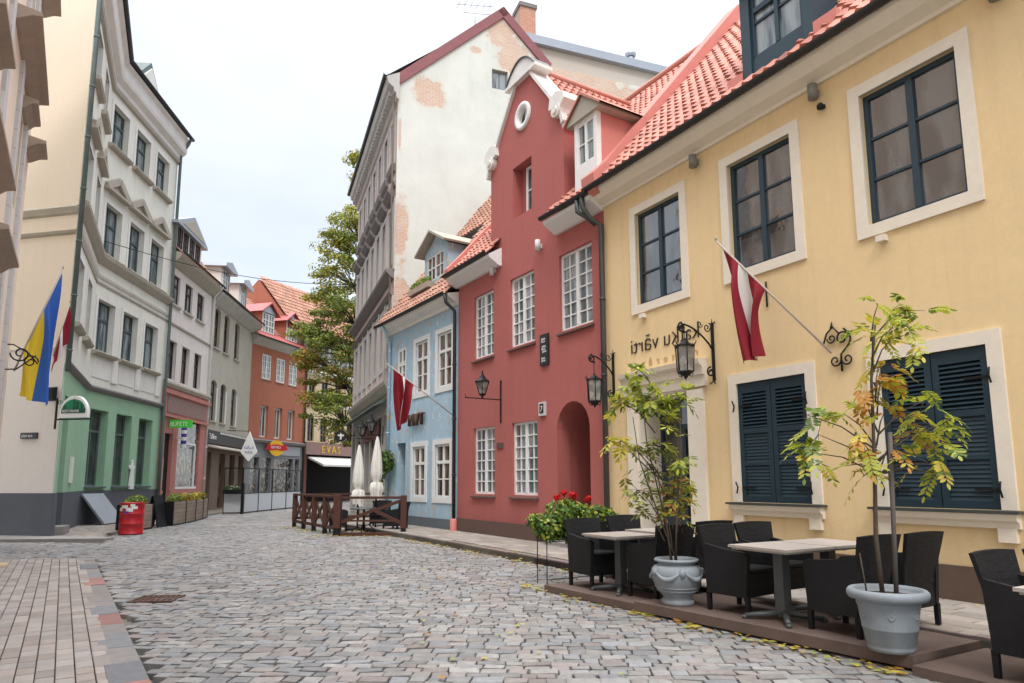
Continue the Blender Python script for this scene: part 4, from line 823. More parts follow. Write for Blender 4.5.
# ================================================================== CHAIRS AND TABLES
def chair():
    """rattan tub chair; front = +x in its own frame"""
    t=thing('rattan_chair','','chair'); W,D=.56,.56
    MB().prism([(-.25,.40),(.27,.42),(.28,.455),(.24,.47),(-.25,.45)],'y',-.225,.225).build('seat',m_rattan,t)
    b=MB(); n=6; vs=[];
    for k in range(n+1):
        z=.18+(.88-.18)*k/n; x=-.235-.10*max(0,(z-.42))/.46; hw=.262+.045*max(0,(z-.5))/.38
        for y in (-1,-.5,0,.5,1): vs.append((x-.02*(1-y*y)+.0,y*hw,z+(.012*(1-y*y) if k==n else 0)))
    m_=len(vs); vs+=[(x+.035,y,z) for x,y,z in vs]; fs=[]
    for k in range(n):
        for j in range(4): a=k*5+j; fs+=[(a,a+1,a+6,a+5),(a+m_+5,a+m_+6,a+m_+1,a+m_)]
    for j in range(4): fs+=[(j,j+m_,j+1+m_,j+1),(n*5+j,n*5+j+1,n*5+j+1+m_,n*5+j+m_)]
    for k in range(n): a=k*5; fs+=[(a,a+5,a+5+m_,a+m_)]; a=k*5+4; fs+=[(a,a+m_,a+5+m_,a+5)]
    b.add(vs,fs).build('backrest',m_rattan,t)
    for s in (1,-1):
        MB().prism([(-.24,.18),(.25,.18),(.28,.60),(.24,.635),(.0,.655),(-.28,.70)],'y',s*.235,s*.285).build('arm',m_rattan,t)
        for x in (.245,-.235): MB().add([(x-.02,s*.235,0),(x+.02,s*.235,0),(x+.02,s*.275,0),(x-.02,s*.275,0),(x-.022,s*.235,.2),(x+.022,s*.235,.2),(x+.022,s*.28,.2),(x-.022,s*.28,.2)],[(0,3,2,1),(4,5,6,7),(0,1,5,4),(1,2,6,5),(2,3,7,6),(3,0,4,7)]).build('leg',m_rattan,t)
    MB().prism([(.235,.18),(.25,.18),(.255,.41),(.24,.41)],'y',-.235,.235).build('front_apron',m_rattan,t)
    return t
ch0=chair(); used=[False]
GCH='black rattan cafe chairs'
def put_chair(x,y,z,rz,label):
    if not used[0]: o=ch0; used[0]=True
    else: o=dup(ch0)
    o.location=(x,y,z); o.rotation_euler=(0,0,rz); o['label']=label; o['group']=GCH; return o
A0=azd; AW=azd+PI
def table(x,y,z,label):
    t=thing('cafe_table',label,'table',(x,y,z),azd,'square cafe tables on the platforms')
    MB().box(-.355,.355,-.355,.355,.70,.725).box(-.33,.33,-.33,.33,.68,.70).build('table_top',m_ttop,t)
    MB().box(-.055,.055,-.055,.055,.04,.68).box(-.2,.2,-.03,.03,.655,.68).build('column',m_tleg,t)
    for k in range(4):
        a=PI/4+k*PI/2; c,s=math.cos(a),math.sin(a)
        MB().tube([(c*.05,s*.05,.07),(c*.25,s*.25,.045),(c*.37,s*.37,.03)],[.035,.03,.024],8).tube([(c*.37,s*.37,.0),(c*.37,s*.37,.035)],.028,8).build('foot',m_tleg,t)
    return t
table(1.40,8.88,.095,'square pale-topped table on the far platform, nearest the flower trough')
table(2.03,9.24,.12,'square pale-topped table behind the urn, close to the house doorway')
table(2.69,6.88,.13,'square pale-topped table between the urn and the large pot, on the street side')
table(3.33,7.25,.13,'square pale-topped table under the left closed shutters, on the wall side')
table(3.75,4.38,.08,'square pale-topped table cut off by the right edge of the picture')
put_chair(1.14,9.36,.095,A0,'black rattan chair at the far table, leftmost of all, beside the flower trough')
put_chair(1.78,9.72,.12,A0,'black rattan chair right of the flower trough, on the wall side of the far table')
put_chair(1.80,8.45,.095,AW,'black rattan chair seen from behind, just left of the urn-shaped planter')
put_chair(2.37,8.80,.12,AW,'black rattan chair seen from behind, just right of the urn-shaped planter and beneath the door')
put_chair(2.47,7.42,.13,A0+.1,'black rattan chair facing the middle table, on its street side, right of the urn')
put_chair(3.02,7.86,.13,A0,'black rattan chair facing the middle table from the wall side, under the left shutters')
put_chair(3.13,6.40,.13,AW,'black rattan chair with its back to the large round pot, at its left')
put_chair(3.74,6.74,.13,AW,'black rattan chair behind the large round pot, nearest the house wall')
put_chair(3.86,5.02,.075,A0,'black rattan chair at the right edge of the picture, nearest the camera')
put_chair(4.47,5.30,.075,A0,'black rattan chair behind the nearest one, cut by the right picture edge')

# ================================================================== POTS AND POTTED TREES
t=thing('urn_planter','low blue-grey urn planter with moulded garlands holding a yellowish shrub','planter',(1.86,7.80,.13))
b=MB().lathe([(0,0),(.19,0),(.2,.02),(.19,.05),(.165,.06),(.175,.09),(.235,.15),(.285,.25),(.305,.33),(.30,.38),(.265,.42),(.225,.435),(.22,.45),(.235,.465),(.262,.47),(.27,.485),(.255,.50),(.225,.50),(.215,.47),(.2,.44),(0,.44)],40)
for zz,rr in ((.155,.243),(.19,.262)): b.lathe([(rr-.01,zz-.012),(rr+.006,zz),(rr-.006,zz+.014)],40)
for k in range(5):
    a0=2*PI*k/5+.3; pts=[(a0+(j/8-.5)*1.0,.36-.07*math.sin(PI*j/8)) for j in range(9)]
    b.tube([(.305*math.cos(a),.305*math.sin(a),z) for a,z in pts],[.012+.018*math.sin(PI*j/8) for j in range(9)],6)
    a=a0-.628; b.lathe([(0,.05),(.03,.04),(.045,0),(.03,-.04),(0,-.05)],8,(.29*math.cos(a),.29*math.sin(a),.36))
b.build('urn',m_potm,t).scale=(.93,.93,1); MB().lathe([(0,.445),(.2,.445)],24).build('soil',m_soil,t)
t=thing('round_planter','large blue-grey round pot with a thick rolled rim holding a staked young tree','planter',(3.09,5.70,.13))
b=MB().lathe([(0,0),(.195,0),(.205,.03),(.20,.05),(.212,.06),(.232,.17),(.240,.175),(.238,.185),(.262,.34),(.275,.37),(.272,.385),(.29,.40),(.335,.41),(.352,.435),(.35,.465),(.33,.485),(.30,.485),(.285,.46),(.27,.42),(0,.42)],48)
for k in range(6):
    a=2*PI*k/6+.1
    for da,zz in ((-.1,.29),(-.05,.275),(0,.27),(.05,.275),(.1,.29),(-.03,.30),(.03,.30)): b.lathe([(0,.014),(.012,.01),(.014,0),(.012,-.01),(0,-.014)],6,((.247+.0*zz)*math.cos(a+da)+.0,(.247)*math.sin(a+da),zz))
b.build('pot',m_potm,t).scale=(.87,.87,1); MB().lathe([(0,.43),(.235,.43)],24).build('soil',m_soil,t)
def compound_leaf(b,p,d,L,mi,rg,n=6,lw=.022,ll=.075,droop=.5):
    """pinnate leaf: leaflets in pairs along a drooping stalk"""
    d=Vector(d).normalized(); p=Vector(p); up=Vector((0,0,1)); side=d.cross(up)
    side=side.normalized() if side.length>.1 else Vector((1,0,0))
    side=(side+up*rg.uniform(-.5,.5)).normalized()
    for k in range(n+1):
        f=(k+1)/(n+1); c=p+d*L*f-up*L*droop*f*f
        b.cm=rg.choice(mi)
        ax=(d-up*droop*f*2).normalized()
        l=ll*(1-.45*abs(f-.5)); nn=side.cross(ax).normalized()
        for s in ((1,-1) if k<n else (0,)):
            e=(side*s+ax*(.75 if s else 1.4)-up*.15+nn*rg.uniform(-.25,.25)).normalized(); q=e.cross(nn).normalized()*lw*.5
            b.add([c,c+e*l*.35+q,c+e*l*.75+q*.8,c+e*l,c+e*l*.75-q*.8,c+e*l*.35-q],[(0,1,2,3),(0,3,4,5)])
def pinnate_tree(name,label,loc,stems,clumps,mats,seed,group=None,lw=.024,ll=.085,n=6,L=.2):
    t=thing(name,label,'tree',loc); rg=random.Random(seed)
    w_=MB()
    for pts,r0,r1 in stems: w_.tube(pts,[r0+(r1-r0)*i/(len(pts)-1) for i in range(len(pts))],7)
    b=MB()
    for (c,r,cnt,mi,src) in clumps:
        cnt=int(cnt*2.0) if n==3 else max(2,int(cnt*.85)); c=(c[0]*.88,c[1],c[2])
        c=Vector(c); src=Vector(src)
        w_.tube([src,src.lerp(c,.5)+Vector((0,0,.05)),c],[.009,.006,.003],5)
        for k in range(cnt):
            a=rg.uniform(0,2*PI); e=rg.uniform(-.7,1.0); d=Vector((math.cos(a)*math.cos(e),math.sin(a)*math.cos(e),math.sin(e)))
            p=c+Vector((rg.gauss(0,1)*r[0],rg.gauss(0,1)*r[0],rg.gauss(0,1)*r[1]))*.55
            if rg.random()<.6: w_.tube([c,p],[.004,.002],3)
            compound_leaf(b,p,d+Vector((0,0,.1)),L*rg.uniform(.7,1.2),mi,rg,n,lw,ll,rg.uniform(.2,.8))
    w_.build('trunk',m_bark,t); b.build('crown',mats,t,fix=False); return t
# staked tree in the big pot (materials: green, yellow-green, orange, yellow)
LM=[L_g,L_y,L_o,L_yy,L_ol]
def S(x,z,y=0): return (x,y,z)
cl=[((0.455, 0.11, 2.437), (0.13, 0.104), 9, [0, 1], (0.0, 0, 2.14)), ((0.296, 0.11, 2.285), (0.13, 0.104), 8, [0, 1, 1], (0.0, 0, 1.99)), ((0.028, -0.11, 2.437), (0.05, 0.04), 3, [0, 1], (0.0, 0, 2.14)), ((-0.039, -0.1, 2.192), (0.11, 0.088), 8, [1, 0, 3], (0.0, 0, 1.89)), ((0.254, 0.08, 2.167), (0.13, 0.104), 8, [1, 1, 3], (0.0, 0, 1.87)), ((0.087, 0.06, 1.913), (0.11, 0.088), 8, [2, 1, 3], (0.0, 0, 1.61)), ((0.112, 0.04, 1.541), (0.09, 0.072), 7, [2, 1, 3], (-0.02, 0, 1.24)), ((0.028, -0.05, 1.761), (0.1, 0.08), 6, [1, 2], (0.0, 0, 1.46)), ((-0.131, 0.03, 1.651), (0.05, 0.04), 3, [2], (0.0, 0, 1.35)), ((-0.298, 0.03, 1.516), (0.13, 0.104), 10, [1, 0, 1], (-0.02, 0, 1.22)), ((-0.131, 0.02, 1.263), (0.12, 0.096), 8, [3, 1, 2], (-0.02, 0, 1.0)), ((-0.615, -0.08, 1.33), (0.13, 0.104), 9, [1, 0, 1], (-0.02, 0, 1.03)), ((-0.691, -0.02, 1.187), (0.1, 0.08), 6, [0, 1, 3], (-0.02, 0, 1.0)), ((-0.682, -0.03, 1.499), (0.05, 0.04), 3, [0], (-0.02, 0, 1.2)), ((-0.131, 0.05, 0.992), (0.11, 0.088), 6, [1, 0, 3], (-0.02, 0, 1.0)), ((-0.264, 0.12, 1.077), (0.06, 0.048), 3, [1], (-0.02, 0, 1.0)), ((0.547, 0.11, 1.634), (0.13, 0.104), 9, [0, 1, 1], (0.0, 0, 1.33)), ((0.639, 0.01, 1.423), (0.11, 0.088), 8, [1, 0, 1], (-0.02, 0, 1.12)), ((0.363, -0.01, 1.389), (0.1, 0.08), 8, [2, 1, 3], (-0.02, 0, 1.09)), ((0.547, -0.06, 1.246), (0.1, 0.08), 6, [1, 0, 1], (-0.02, 0, 1.0)), ((0.388, -0.11, 1.085), (0.1, 0.08), 6, [1, 3, 0], (-0.02, 0, 1.0)), ((0.48, -0.11, 1.001), (0.06, 0.048), 3, [1], (-0.02, 0, 1.0)), ((0.112, -0.01, 1.204), (0.05, 0.04), 3, [3, 2], (-0.02, 0, 1.0))]
pinnate_tree('potted_rowan_tree','young tree with feathery yellow-green and orange leaves growing in the large round pot',(3.09,5.66,.55),
 [([(-.06,0,0),(-.07,.02,.5),(-.05,.0,1.0),(-.03,0,1.5),(-.02,0,1.8),(.02,0,2.1),(.06,0,2.35)],.020,.008),([(-.16,.05,0),(-.2,.05,.35)],.008,.005)],cl,LM,21,ll=.088,lw=.029,n=7,L=.22)
tag(MB().tube([(3.13,5.64,.54),(3.17,5.62,1.90)],.019,7).build('tree_stake',m_stake),'grey wooden stake standing in the large round pot beside the thin trunk','stake')
# loose shrub in the urn
rg=random.Random(5); st=[]; cl=[]
for k,(x,z,y) in enumerate([(-.16,1.1,0),(-.30,2.0,.1),(.12,1.6,0),(.05,1.3,-.1),(-.42,1.7,.05)]):
    st.append(([(.02*(k-2),0,0),(x*.4,y*.5,z*.35),(x*.85,y,z*.7),(x,y,z)],.011,.004))
cl=[((-0.432, -0.05, 2.278), (0.07, 0.06), 4, [0, 1], (-0.13, 0, 1.93)), ((-0.466, -0.03, 2.045), (0.15, 0.128), 9, [1, 1, 0], (-0.14, 0, 1.69)), ((-0.27, 0.11, 1.929), (0.15, 0.128), 10, [1, 0, 1], (-0.081, 0, 1.58)), ((-0.57, 0.01, 1.847), (0.12, 0.102), 7, [1, 0, 3], (-0.171, 0, 1.5)), ((-0.109, 0.02, 1.847), (0.13, 0.111), 8, [0, 4, 1], (-0.033, 0, 1.5)), ((0.121, -0.07, 1.905), (0.11, 0.093), 7, [1, 4, 0], (0.036, 0, 1.56)), ((-0.109, -0.13, 1.637), (0.1, 0.085), 5, [4, 1], (-0.033, 0, 1.29)), ((-0.662, -0.05, 1.416), (0.08, 0.068), 4, [1, 3], (-0.199, 0, 1.07)), ((-0.823, -0.1, 1.416), (0.06, 0.051), 3, [3, 1], (-0.247, 0, 1.07)), ((-0.144, 0.0, 1.346), (0.12, 0.102), 6, [4, 0, 1], (-0.043, 0, 1.0)), ((-0.385, 0.14, 1.311), (0.1, 0.085), 4, [4, 1], (-0.115, 0, 0.96)), ((-0.293, 0.05, 1.148), (0.12, 0.102), 5, [4, 0], (-0.088, 0, 0.8)), ((0.052, -0.09, 1.16), (0.12, 0.102), 7, [0, 1, 4], (0.016, 0, 0.81)), ((0.121, 0.11, 0.927), (0.1, 0.085), 6, [0, 1, 2], (0.036, 0, 0.58)), ((-0.432, 0.08, 0.845), (0.12, 0.102), 6, [4, 1], (-0.13, 0, 0.49)), ((-0.351, 0.07, 0.624), (0.08, 0.068), 3, [4], (-0.105, 0, 0.27)), ((-0.017, 0.11, 0.764), (0.12, 0.102), 7, [4, 1, 2], (-0.005, 0, 0.41)), ((-0.063, 0.07, 0.554), (0.1, 0.085), 5, [2, 4, 1], (-0.019, 0, 0.2)), ((0.144, 0.08, 0.717), (0.07, 0.06), 3, [1, 2], (0.043, 0, 0.37))]
pinnate_tree('potted_shrub','loose multi-stemmed shrub with drooping olive and yellow leaves growing in the urn',(1.84,7.80,.55),[(a_,b_,c_) for a_,b_,c_ in st],cl,LM,22,lw=.032,ll=.115,n=3,L=.15)

# ================================================================== FLOWER TROUGH ON A METAL STAND
fr=F((.42,10.12),(.868,.497)); t=thing('flower_trough','dark trough on thin metal legs overflowing with green leaves and red geraniums','planter',(fr.O.x,fr.O.y,0),fr.rz)
MB().prism([(-.11,.66),(.11,.66),(.14,.88),(-.14,.88)],'x',.05,1.25).build('trough',m_rattan,t)
for x in (.02,1.28):
    for y in (-.13,.13): MB().tube([(x,y,.0),(x,y,.9)],.008,5).build('leg',m_iron,t)
MB().tube([(.02,-.13,.62),(1.28,-.13,.62)],.007,5).tube([(.02,.13,.62),(1.28,.13,.62)],.007,5).tube([(.02,-.13,.08),(1.28,-.13,.08)],.006,5).build('rail',m_iron,t)
def bush(b,c,r,n,mi,rg,s=.05,flat=.0):
    c=Vector(c)
    for k in range(n):
        while True:
            v=Vector((rg.uniform(-1,1),rg.uniform(-1,1),rg.uniform(-1,1)))
            if .25<v.length<1: break
        p=c+Vector((v.x*r[0],v.y*r[1],v.z*r[2])); nn=(v.normalized()+Vector((rg.uniform(-.8,.8),rg.uniform(-.8,.8),rg.uniform(-.2,1.)))).normalized()
        x=nn.orthogonal().normalized(); x=(x*math.cos(k)+nn.cross(x)*math.sin(k)); y=nn.cross(x); q=s*rg.uniform(.6,1.3); b.cm=rg.choice(mi)
        b.add([p-x*q*.5,p-x*q*.2-y*q*.35,p+x*q*.5-y*q*.2,p+x*q*.6,p+x*q*.45+y*q*.25,p-x*q*.2+y*q*.35],[(0,1,2,3),(0,3,4,5)])
rg=random.Random(8); b=MB(); FM=[L_b,L_d,L_y,L_g]
for c,r,n in [((.45,0,1.02),(.38,.25,.24),900),((.12,-.05,.82),(.27,.22,.22),600),((.95,0,1.0),(.4,.22,.15),620),((.5,-.12,.75),(.2,.12,.2),180),((1.22,-.02,.92),(.22,.2,.16),260),((-.08,0,.92),(.16,.16,.12),160)]: bush(b,c,r,n,[0,0,1,3,2] if n>500 else [0,1,2,3],rg,.062)
b.build('foliage',FM,t,fix=False)
for c in [(.22,-.12,1.27),(.52,-.1,1.30),(.60,-.02,1.27),(.80,-.1,1.24),(.46,.05,1.33)]:
    b=MB(); bush(b,c,(.065,.065,.045),46,[0],rg,.04); b.tube([(c[0],c[1],1.05),c],.004,4); b.build('flower_head',L_c,t,fix=False)

# ================================================================== BIG STREET TREE
t=thing('street_tree','tall deciduous tree turning from green to orange behind the tall pink building','tree',(-9.7,43,0)); rg=random.Random(31)
w_=MB(); w_.tube([(0,0,0),(.1,0,4),(-.1,.2,9),(.1,0,14),(.3,0,19),(.4,0,22)],[.42,.36,.30,.2,.12,.05],9)
b=MB(); TM=[L_ol,L_g,L_y,L_o,L_yy,L_d]
cl=[((-2.0,-.5,6.2),(1.9,1.6,1.1),1,0),((-.9,0,4.6),(1.3,1.3,1.0),.6,1),((-2.2,.6,8.4),(2.0,2,1.0),1,1),((.2,0,7),(1.4,1.4,1.4),.6,1),((-2.0,0,10.6),(2.4,2,1.3),1.4,0),((-3.4,.4,11.2),(1.5,1.4,.9),.8,0),((-1.0,0,12.6),(2.2,2.0,1.4),1.3,0),((-2.5,.3,13.4),(1.7,1.6,1.2),1.1,2),((-1.5,0,15.2),(1.9,1.8,1.3),1.3,2),((-2.0,.2,17.2),(1.4,1.4,1.2),1.0,2),((-1.1,0,18.6),(1.3,1.4,1.1),.9,2),((-.2,0,21.6),(1.2,1.1,1.2),.7,2),((-.6,.2,23.4),(.8,.8,.7),.4,2),((-3.5,0,9.4),(1.1,1.1,.6),.5,3),((-3.0,.2,6.9),(1.1,1.1,.5),.4,3),((-.4,0,16.6),(1.2,1.2,1.4),.6,0),((-.6,0,10),(1.5,1.5,1.5),.7,1)]
for c,r,dn,k in cl:
    mi={0:[0,1,1,2,0],1:[0,1,1,3,0,2],2:[0,1,0,2,4],3:[0,1,3,3,2]}[k]
    for j in range(int(17*dn)+3):
        while True:
            v=Vector((rg.uniform(-1,1),rg.uniform(-1,1),rg.uniform(-1,1)))
            if v.length<1: break
        cc=Vector(c)+Vector((v.x*r[0],v.y*r[1],v.z*r[2])); q=rg.uniform(.35,.75)
        bush(b,cc,(q*1.25,q*1.25,q*.5),int(rg.uniform(70,130)),mi,rg,.145); m0=Vector((c[0]*.5,c[1]*.5,c[2]-.9)); w_.tube([m0,m0.lerp(cc,.6)+Vector((0,0,.12)),cc],[.05,.03,.01],4)
    w_.tube([(0,0,max(2.5,c[2]-2.6)),(c[0]*.5,c[1]*.5,c[2]-.9)],[.11,.05],6)
w_.build('trunk',m_trunk,t); b.build('crown',TM,t,fix=False)

# ================================================================== FLAGS
m_fr=mat('flag_crimson',(.29,.022,.036),.8,.1,3); m_fw=mat('flag_white',(.78,.77,.75),.8,.05,3); m_fb=mat('flag_blue',(.05,.15,.52),.8,.1,3); m_fy=mat('flag_yellow',(.82,.60,.05),.8,.08,3); m_pole=mat('pale_wood_pole',(.45,.38,.33),.6,.15,6)
for m in (m_fr,m_fw,m_fb,m_fy):
    t_=m.node_tree; b_=t_.nodes['Principled BSDF']; tr=N(t_,'ShaderNodeBsdfTranslucent'); c=[x for x in t_.nodes if x.type=='RGB'][0].outputs[0]; t_.links.new(c,tr.inputs[0]); mx=N(t_,'ShaderNodeMixShader'); mx.inputs[0].default_value=.25; t_.links.new(b_.outputs[0],mx.inputs[1]); t_.links.new(tr.outputs[0],mx.inputs[2]); t_.links.new(mx.outputs[0],t_.nodes['Material Output'].inputs[0])
def flag(label,base,tip,h0,h1,L,bands,mats,name='hanging_flag',gather=.5,seed=1,drift=(0,0,0),group=None,fold=.07,skew=0.,rpole=.016):
    """pole from the wall with a limp flag; h0,h1 = hoist span measured from the tip (fractions); L = fly length hanging down"""
    base=Vector(base);tip=Vector(tip); t=thing(name,label,'flag',base,0,group); a=tip-base; rg=random.Random(seed)
    MB().tube([(0,0,0),a],rpole,8).lathe([(0,.0),(.02,.02),(.018,.05),(0,.09)],8,tuple(a)).build('pole',m_pole,t)
    ns,nt_=42,26; H0=a*(1-h0);H1=a*(1-h1); w_=(H1-H0); wl=w_.length; hd=Vector((w_.x,w_.y,0)).normalized(); nrm=Vector((-hd.y,hd.x,0))
    b=MB(); vs=[]; ph=rg.uniform(0,6)
    for j in range(nt_+1):
        v=j/nt_
        for i in range(ns+1):
            s=i/ns; P=H0.lerp(H1,s)
            g=gather*(v**.7)                                    # cloth gathers towards a hanging axis
            ax=H0.lerp(H1,.42); hx=(P-ax).dot(hd)
            drop=L*v*(1-skew*s)
            Q=Vector((P.x,P.y,P.z))-hd*hx*g+Vector((0,0,-drop))
            Q.z+=(ax.z-P.z)*v*.35
            amp=fold*min(1,v*3+.08); k=5.2
            Q+=nrm*amp*(math.sin(s*k*2.2+ph+v*1.3)+.5*math.sin(s*13+v*2+ph))+hd*amp*.5*math.sin(s*9+ph*2+v*3)+Vector(drift)*v*v
            vs.append(Q)
    for j in range(nt_):
        for i in range(ns):
            s=(i+.5)/ns; m_=0; acc=0
            for bi,(fr_,mi) in enumerate(bands):
                acc+=fr_
                if s<=acc: m_=mi; break
            b.cm=m_; a0=j*(ns+1)+i; b.add([vs[a0],vs[a0+1],vs[a0+ns+2],vs[a0+ns+1]],[(0,1,2,3)],True)
    b.cm=0; me=b.build('cloth',mats,t,fix=False)
    bm=bmesh.new(); bm.from_mesh(me.data); bmesh.ops.remove_doubles(bm,verts=bm.verts,dist=.0005); bm.to_mesh(me.data); bm.free()
    return t
def at(x,y,Y):
    """world point seen at a pixel at forward distance Y (used only to measure pole ends)"""
    f=670.; d=r2*(x-512)+f_*f-u2*(y-390.67); return Vector((0,0,1.5))+d*(Y/d.y)
LB3=[(.4,0),(.2,1),(.4,0)]
p=Yf.P(5.14,-.12,3.24); q=Yf.P(3.95,-1.25,4.55); q=at(716,241,9.9)
flag('crimson and white flag hanging from a pole on the yellow wall',p,q,.05,.46,1.72,LB3,[m_fr,m_fw],gather=.60,seed=14,fold=.10,skew=.35,drift=(.12,0,0))
p=Bf.P(4.95,-.05,3.42); q=at(386,363,19.2)
flag('crimson flag hanging from a long pale pole on the blue house',p,q,.10,.42,1.75,[(.46,0),(.12,1),(.42,0)],[m_fr,m_fw],gather=.62,seed=6,fold=.12,skew=.35)
p=at(14,371,15.5); q=at(63,269,16.3)
flag('large blue and yellow flag on a pole at the left edge, over the cream wall',p,q,.02,.80,3.1,[(.5,0),(.5,1)],[m_fb,m_fy],gather=-.12,seed=9,fold=.10,skew=.50,rpole=.022)
p=at(53,356,18.0); q=at(70,303,18.4)
flag('small crimson and white flag half hidden behind the blue and yellow one',p,q,.02,.98,.9,LB3,[m_fr,m_fw],gather=-.2,seed=4,fold=.05,skew=.1)

# ================================================================== IRONWORK: LANTERNS AND BRACKETS
def spiral(cx,cz,r,t0,turns,y=0,n=18,sgn=1): return [(cx+r*(1-.75*k/n)*math.cos(t0+sgn*turns*2*PI*k/n),y,cz+r*(1-.75*k/n)*math.sin(t0+sgn*turns*2*PI*k/n)) for k in range(n+1)]
m_lglass=glassmat('lantern_glass',(.16,.16,.15),(.32,.31,.28),(3,3,3),.1)
def wall_lantern(fr,u,zt,out,label,sc=1.,drop=0.):
    t=thing('wall_lantern',label,'lantern',fr.P(u,0,0),fr.rz-PI/2,'wrought iron lanterns either side of the doorway') # +x points away from the wall
    b=MB(); b.box(0,.035,-.022,.022,zt-.96,zt+.02); b.tube([(.02,0,zt-.96),(.06,-.06,zt-1.02)],.012,5).tube([(.02,0,zt-.96),(.06,.06,zt-1.02)],.012,5).tube([(.02,0,zt),(.02,0,zt+.10)],[.014,.003],5).tube([(.02,-.07,zt+.03),(.02,0,zt),(.02,.07,zt+.03)],.011,5)
    b.build('wall_plate',m_iron,t)
    b=MB(); pts=[(.02,0,zt-.45)]+[(.02+(out+.03)*k/10,0,zt-.45+.38*math.sin(k/10*PI/2)**.8) for k in range(1,11)]; b.tube(pts,.016,7)
    b.tube(spiral(.14,zt-.07,.075,PI,1.2),.010,6).tube(spiral(.30,zt-.03,.06,PI,1.2),.009,6).tube(spiral(.09,zt-.82,.085,PI/2,1.3,sgn=-1),.016,6).tube(spiral(out+.05,zt-.13,.085,PI/2,1.4,sgn=-1),.018,6); b.build('bracket_arm',m_iron,t)
    b=MB(); zl=zt-.30-drop; b.tube([(out,0,zt-.08),(out,0,zl)],.008,5); b.lathe([(.02,.02),(.03,0),(.02,-.02)],8,(out,0,zt-.2)); b.build('chain',m_iron,t)
    b=MB(); n=6; R0,R1=.155*sc,.135*sc; top=zl-.13; bot=top-.42*sc
    b.lathe([(.0,.14),(.02,.12),(.03,.09),(R0*.55,.045),(R0+.015,.0),(R0+.015,-.02),(R0,-.02)],6,(out,0,top),sm=False)
    for k in range(n):
        a=2*PI*k/n; c,s=math.cos(a),math.sin(a); b.tube([(out+R0*c,s*R0,top),(out+R1*c,s*R1,bot)],.010,5); b.tube([(out+R0*c,s*R0,top),(out+(R0+.035)*c,s*(R0+.035),top+.05),(out+(R0+.03)*c,s*(R0+.03),top+.085)],[.012,.008,.003],5)
    b.lathe([(R1,.0),(R1+.012,-.015),(R1*.7,-.05),(.03,-.09),(.02,-.12),(0,-.15)],6,(out,0,bot),sm=False)
    for k in range(n): a=2*PI*k/n+.5; b.tube(spiral(out,bot-.06,.05,0,1) and [(out+math.cos(a)*.12,math.sin(a)*.12,bot-.03),(out+math.cos(a)*.10,math.sin(a)*.10,bot-.09),(out+math.cos(a)*.05,math.sin(a)*.05,bot-.07)],.007,4)
    b.build('lamp_cage',m_iron,t); MB().lathe([(R0-.015,0),(R1-.015,bot-top)],6,(out,0,top),sm=False).build('lamp_glass',m_lglass,t); return t
wall_lantern(Yf,2.90,4.12,.66,'black wrought iron lantern hanging right of the doorway, in front of the mirrored lettering')
wall_lantern(Yf,.22,4.05,.50,'black wrought iron lantern hanging at the corner of the yellow and red houses',drop=.12)
def cone_lantern(b,g,x,z,h=.68,r=.19):
    b.lathe([(0,h),(.015,h-.02),(.03,h-.1),(r*.55,h-.22),(r+.02,h-.30),(r+.02,h-.325),(r,h-.325)],6,(x,0,z),sm=False)
    for k in range(6): a=2*PI*k/6; c,s=math.cos(a),math.sin(a); b.tube([(x+r*c,r*s,z+h-.32),(x+.09*c,.09*s,z+.05)],.010,5)
    b.lathe([(.1,.06),(.1,.03),(.03,0),(.02,-.06),(0,-.06)],6,(x,0,z),sm=False); g.lathe([(r-.015,h-.325),(.08,.06)],6,(x,0,z),sm=False)
t=thing('bracket_lantern','black tapered street lantern standing on a long horizontal arm on the red wall','lantern',Rf.P(2.47,0,0),Rf.rz-PI/2)
b=MB();g=MB(); cone_lantern(b,g,.56,3.66); b.build('lamp_cage',m_iron,t); g.build('lamp_glass',m_lglass,t); MB().box(0,.03,-.015,.015,3.0,4.05).box(0,1.05,-.012,.012,3.585,3.61).build('bracket_arm',m_iron,t); MB().lathe([(0,.05),(.03,.03),(.03,-.01),(0,-.03)],8,(.015,0,4.07)).tube([(1.03,0,3.6),(1.05,0,3.7)],[.012,.004],5).build('finial',m_iron,t)
for u,lb in ((9.4,'black tapered lantern on the grey shop front, behind the right closed parasol'),(6.9,'black tapered lantern on the grey shop front, behind the left closed parasol')):
    t=thing('shop_lantern',lb,'lantern',Zf.P(u,0,0),Zf.rz-PI/2); b=MB();g=MB(); cone_lantern(b,g,.45,3.35,.7,.2); b.build('lamp_cage',m_iron,t); g.build('lamp_glass',m_lglass,t); MB().box(0,.6,-.012,.012,3.25,3.28).box(0,.03,-.015,.015,2.9,3.6).build('bracket_arm',m_iron,t)
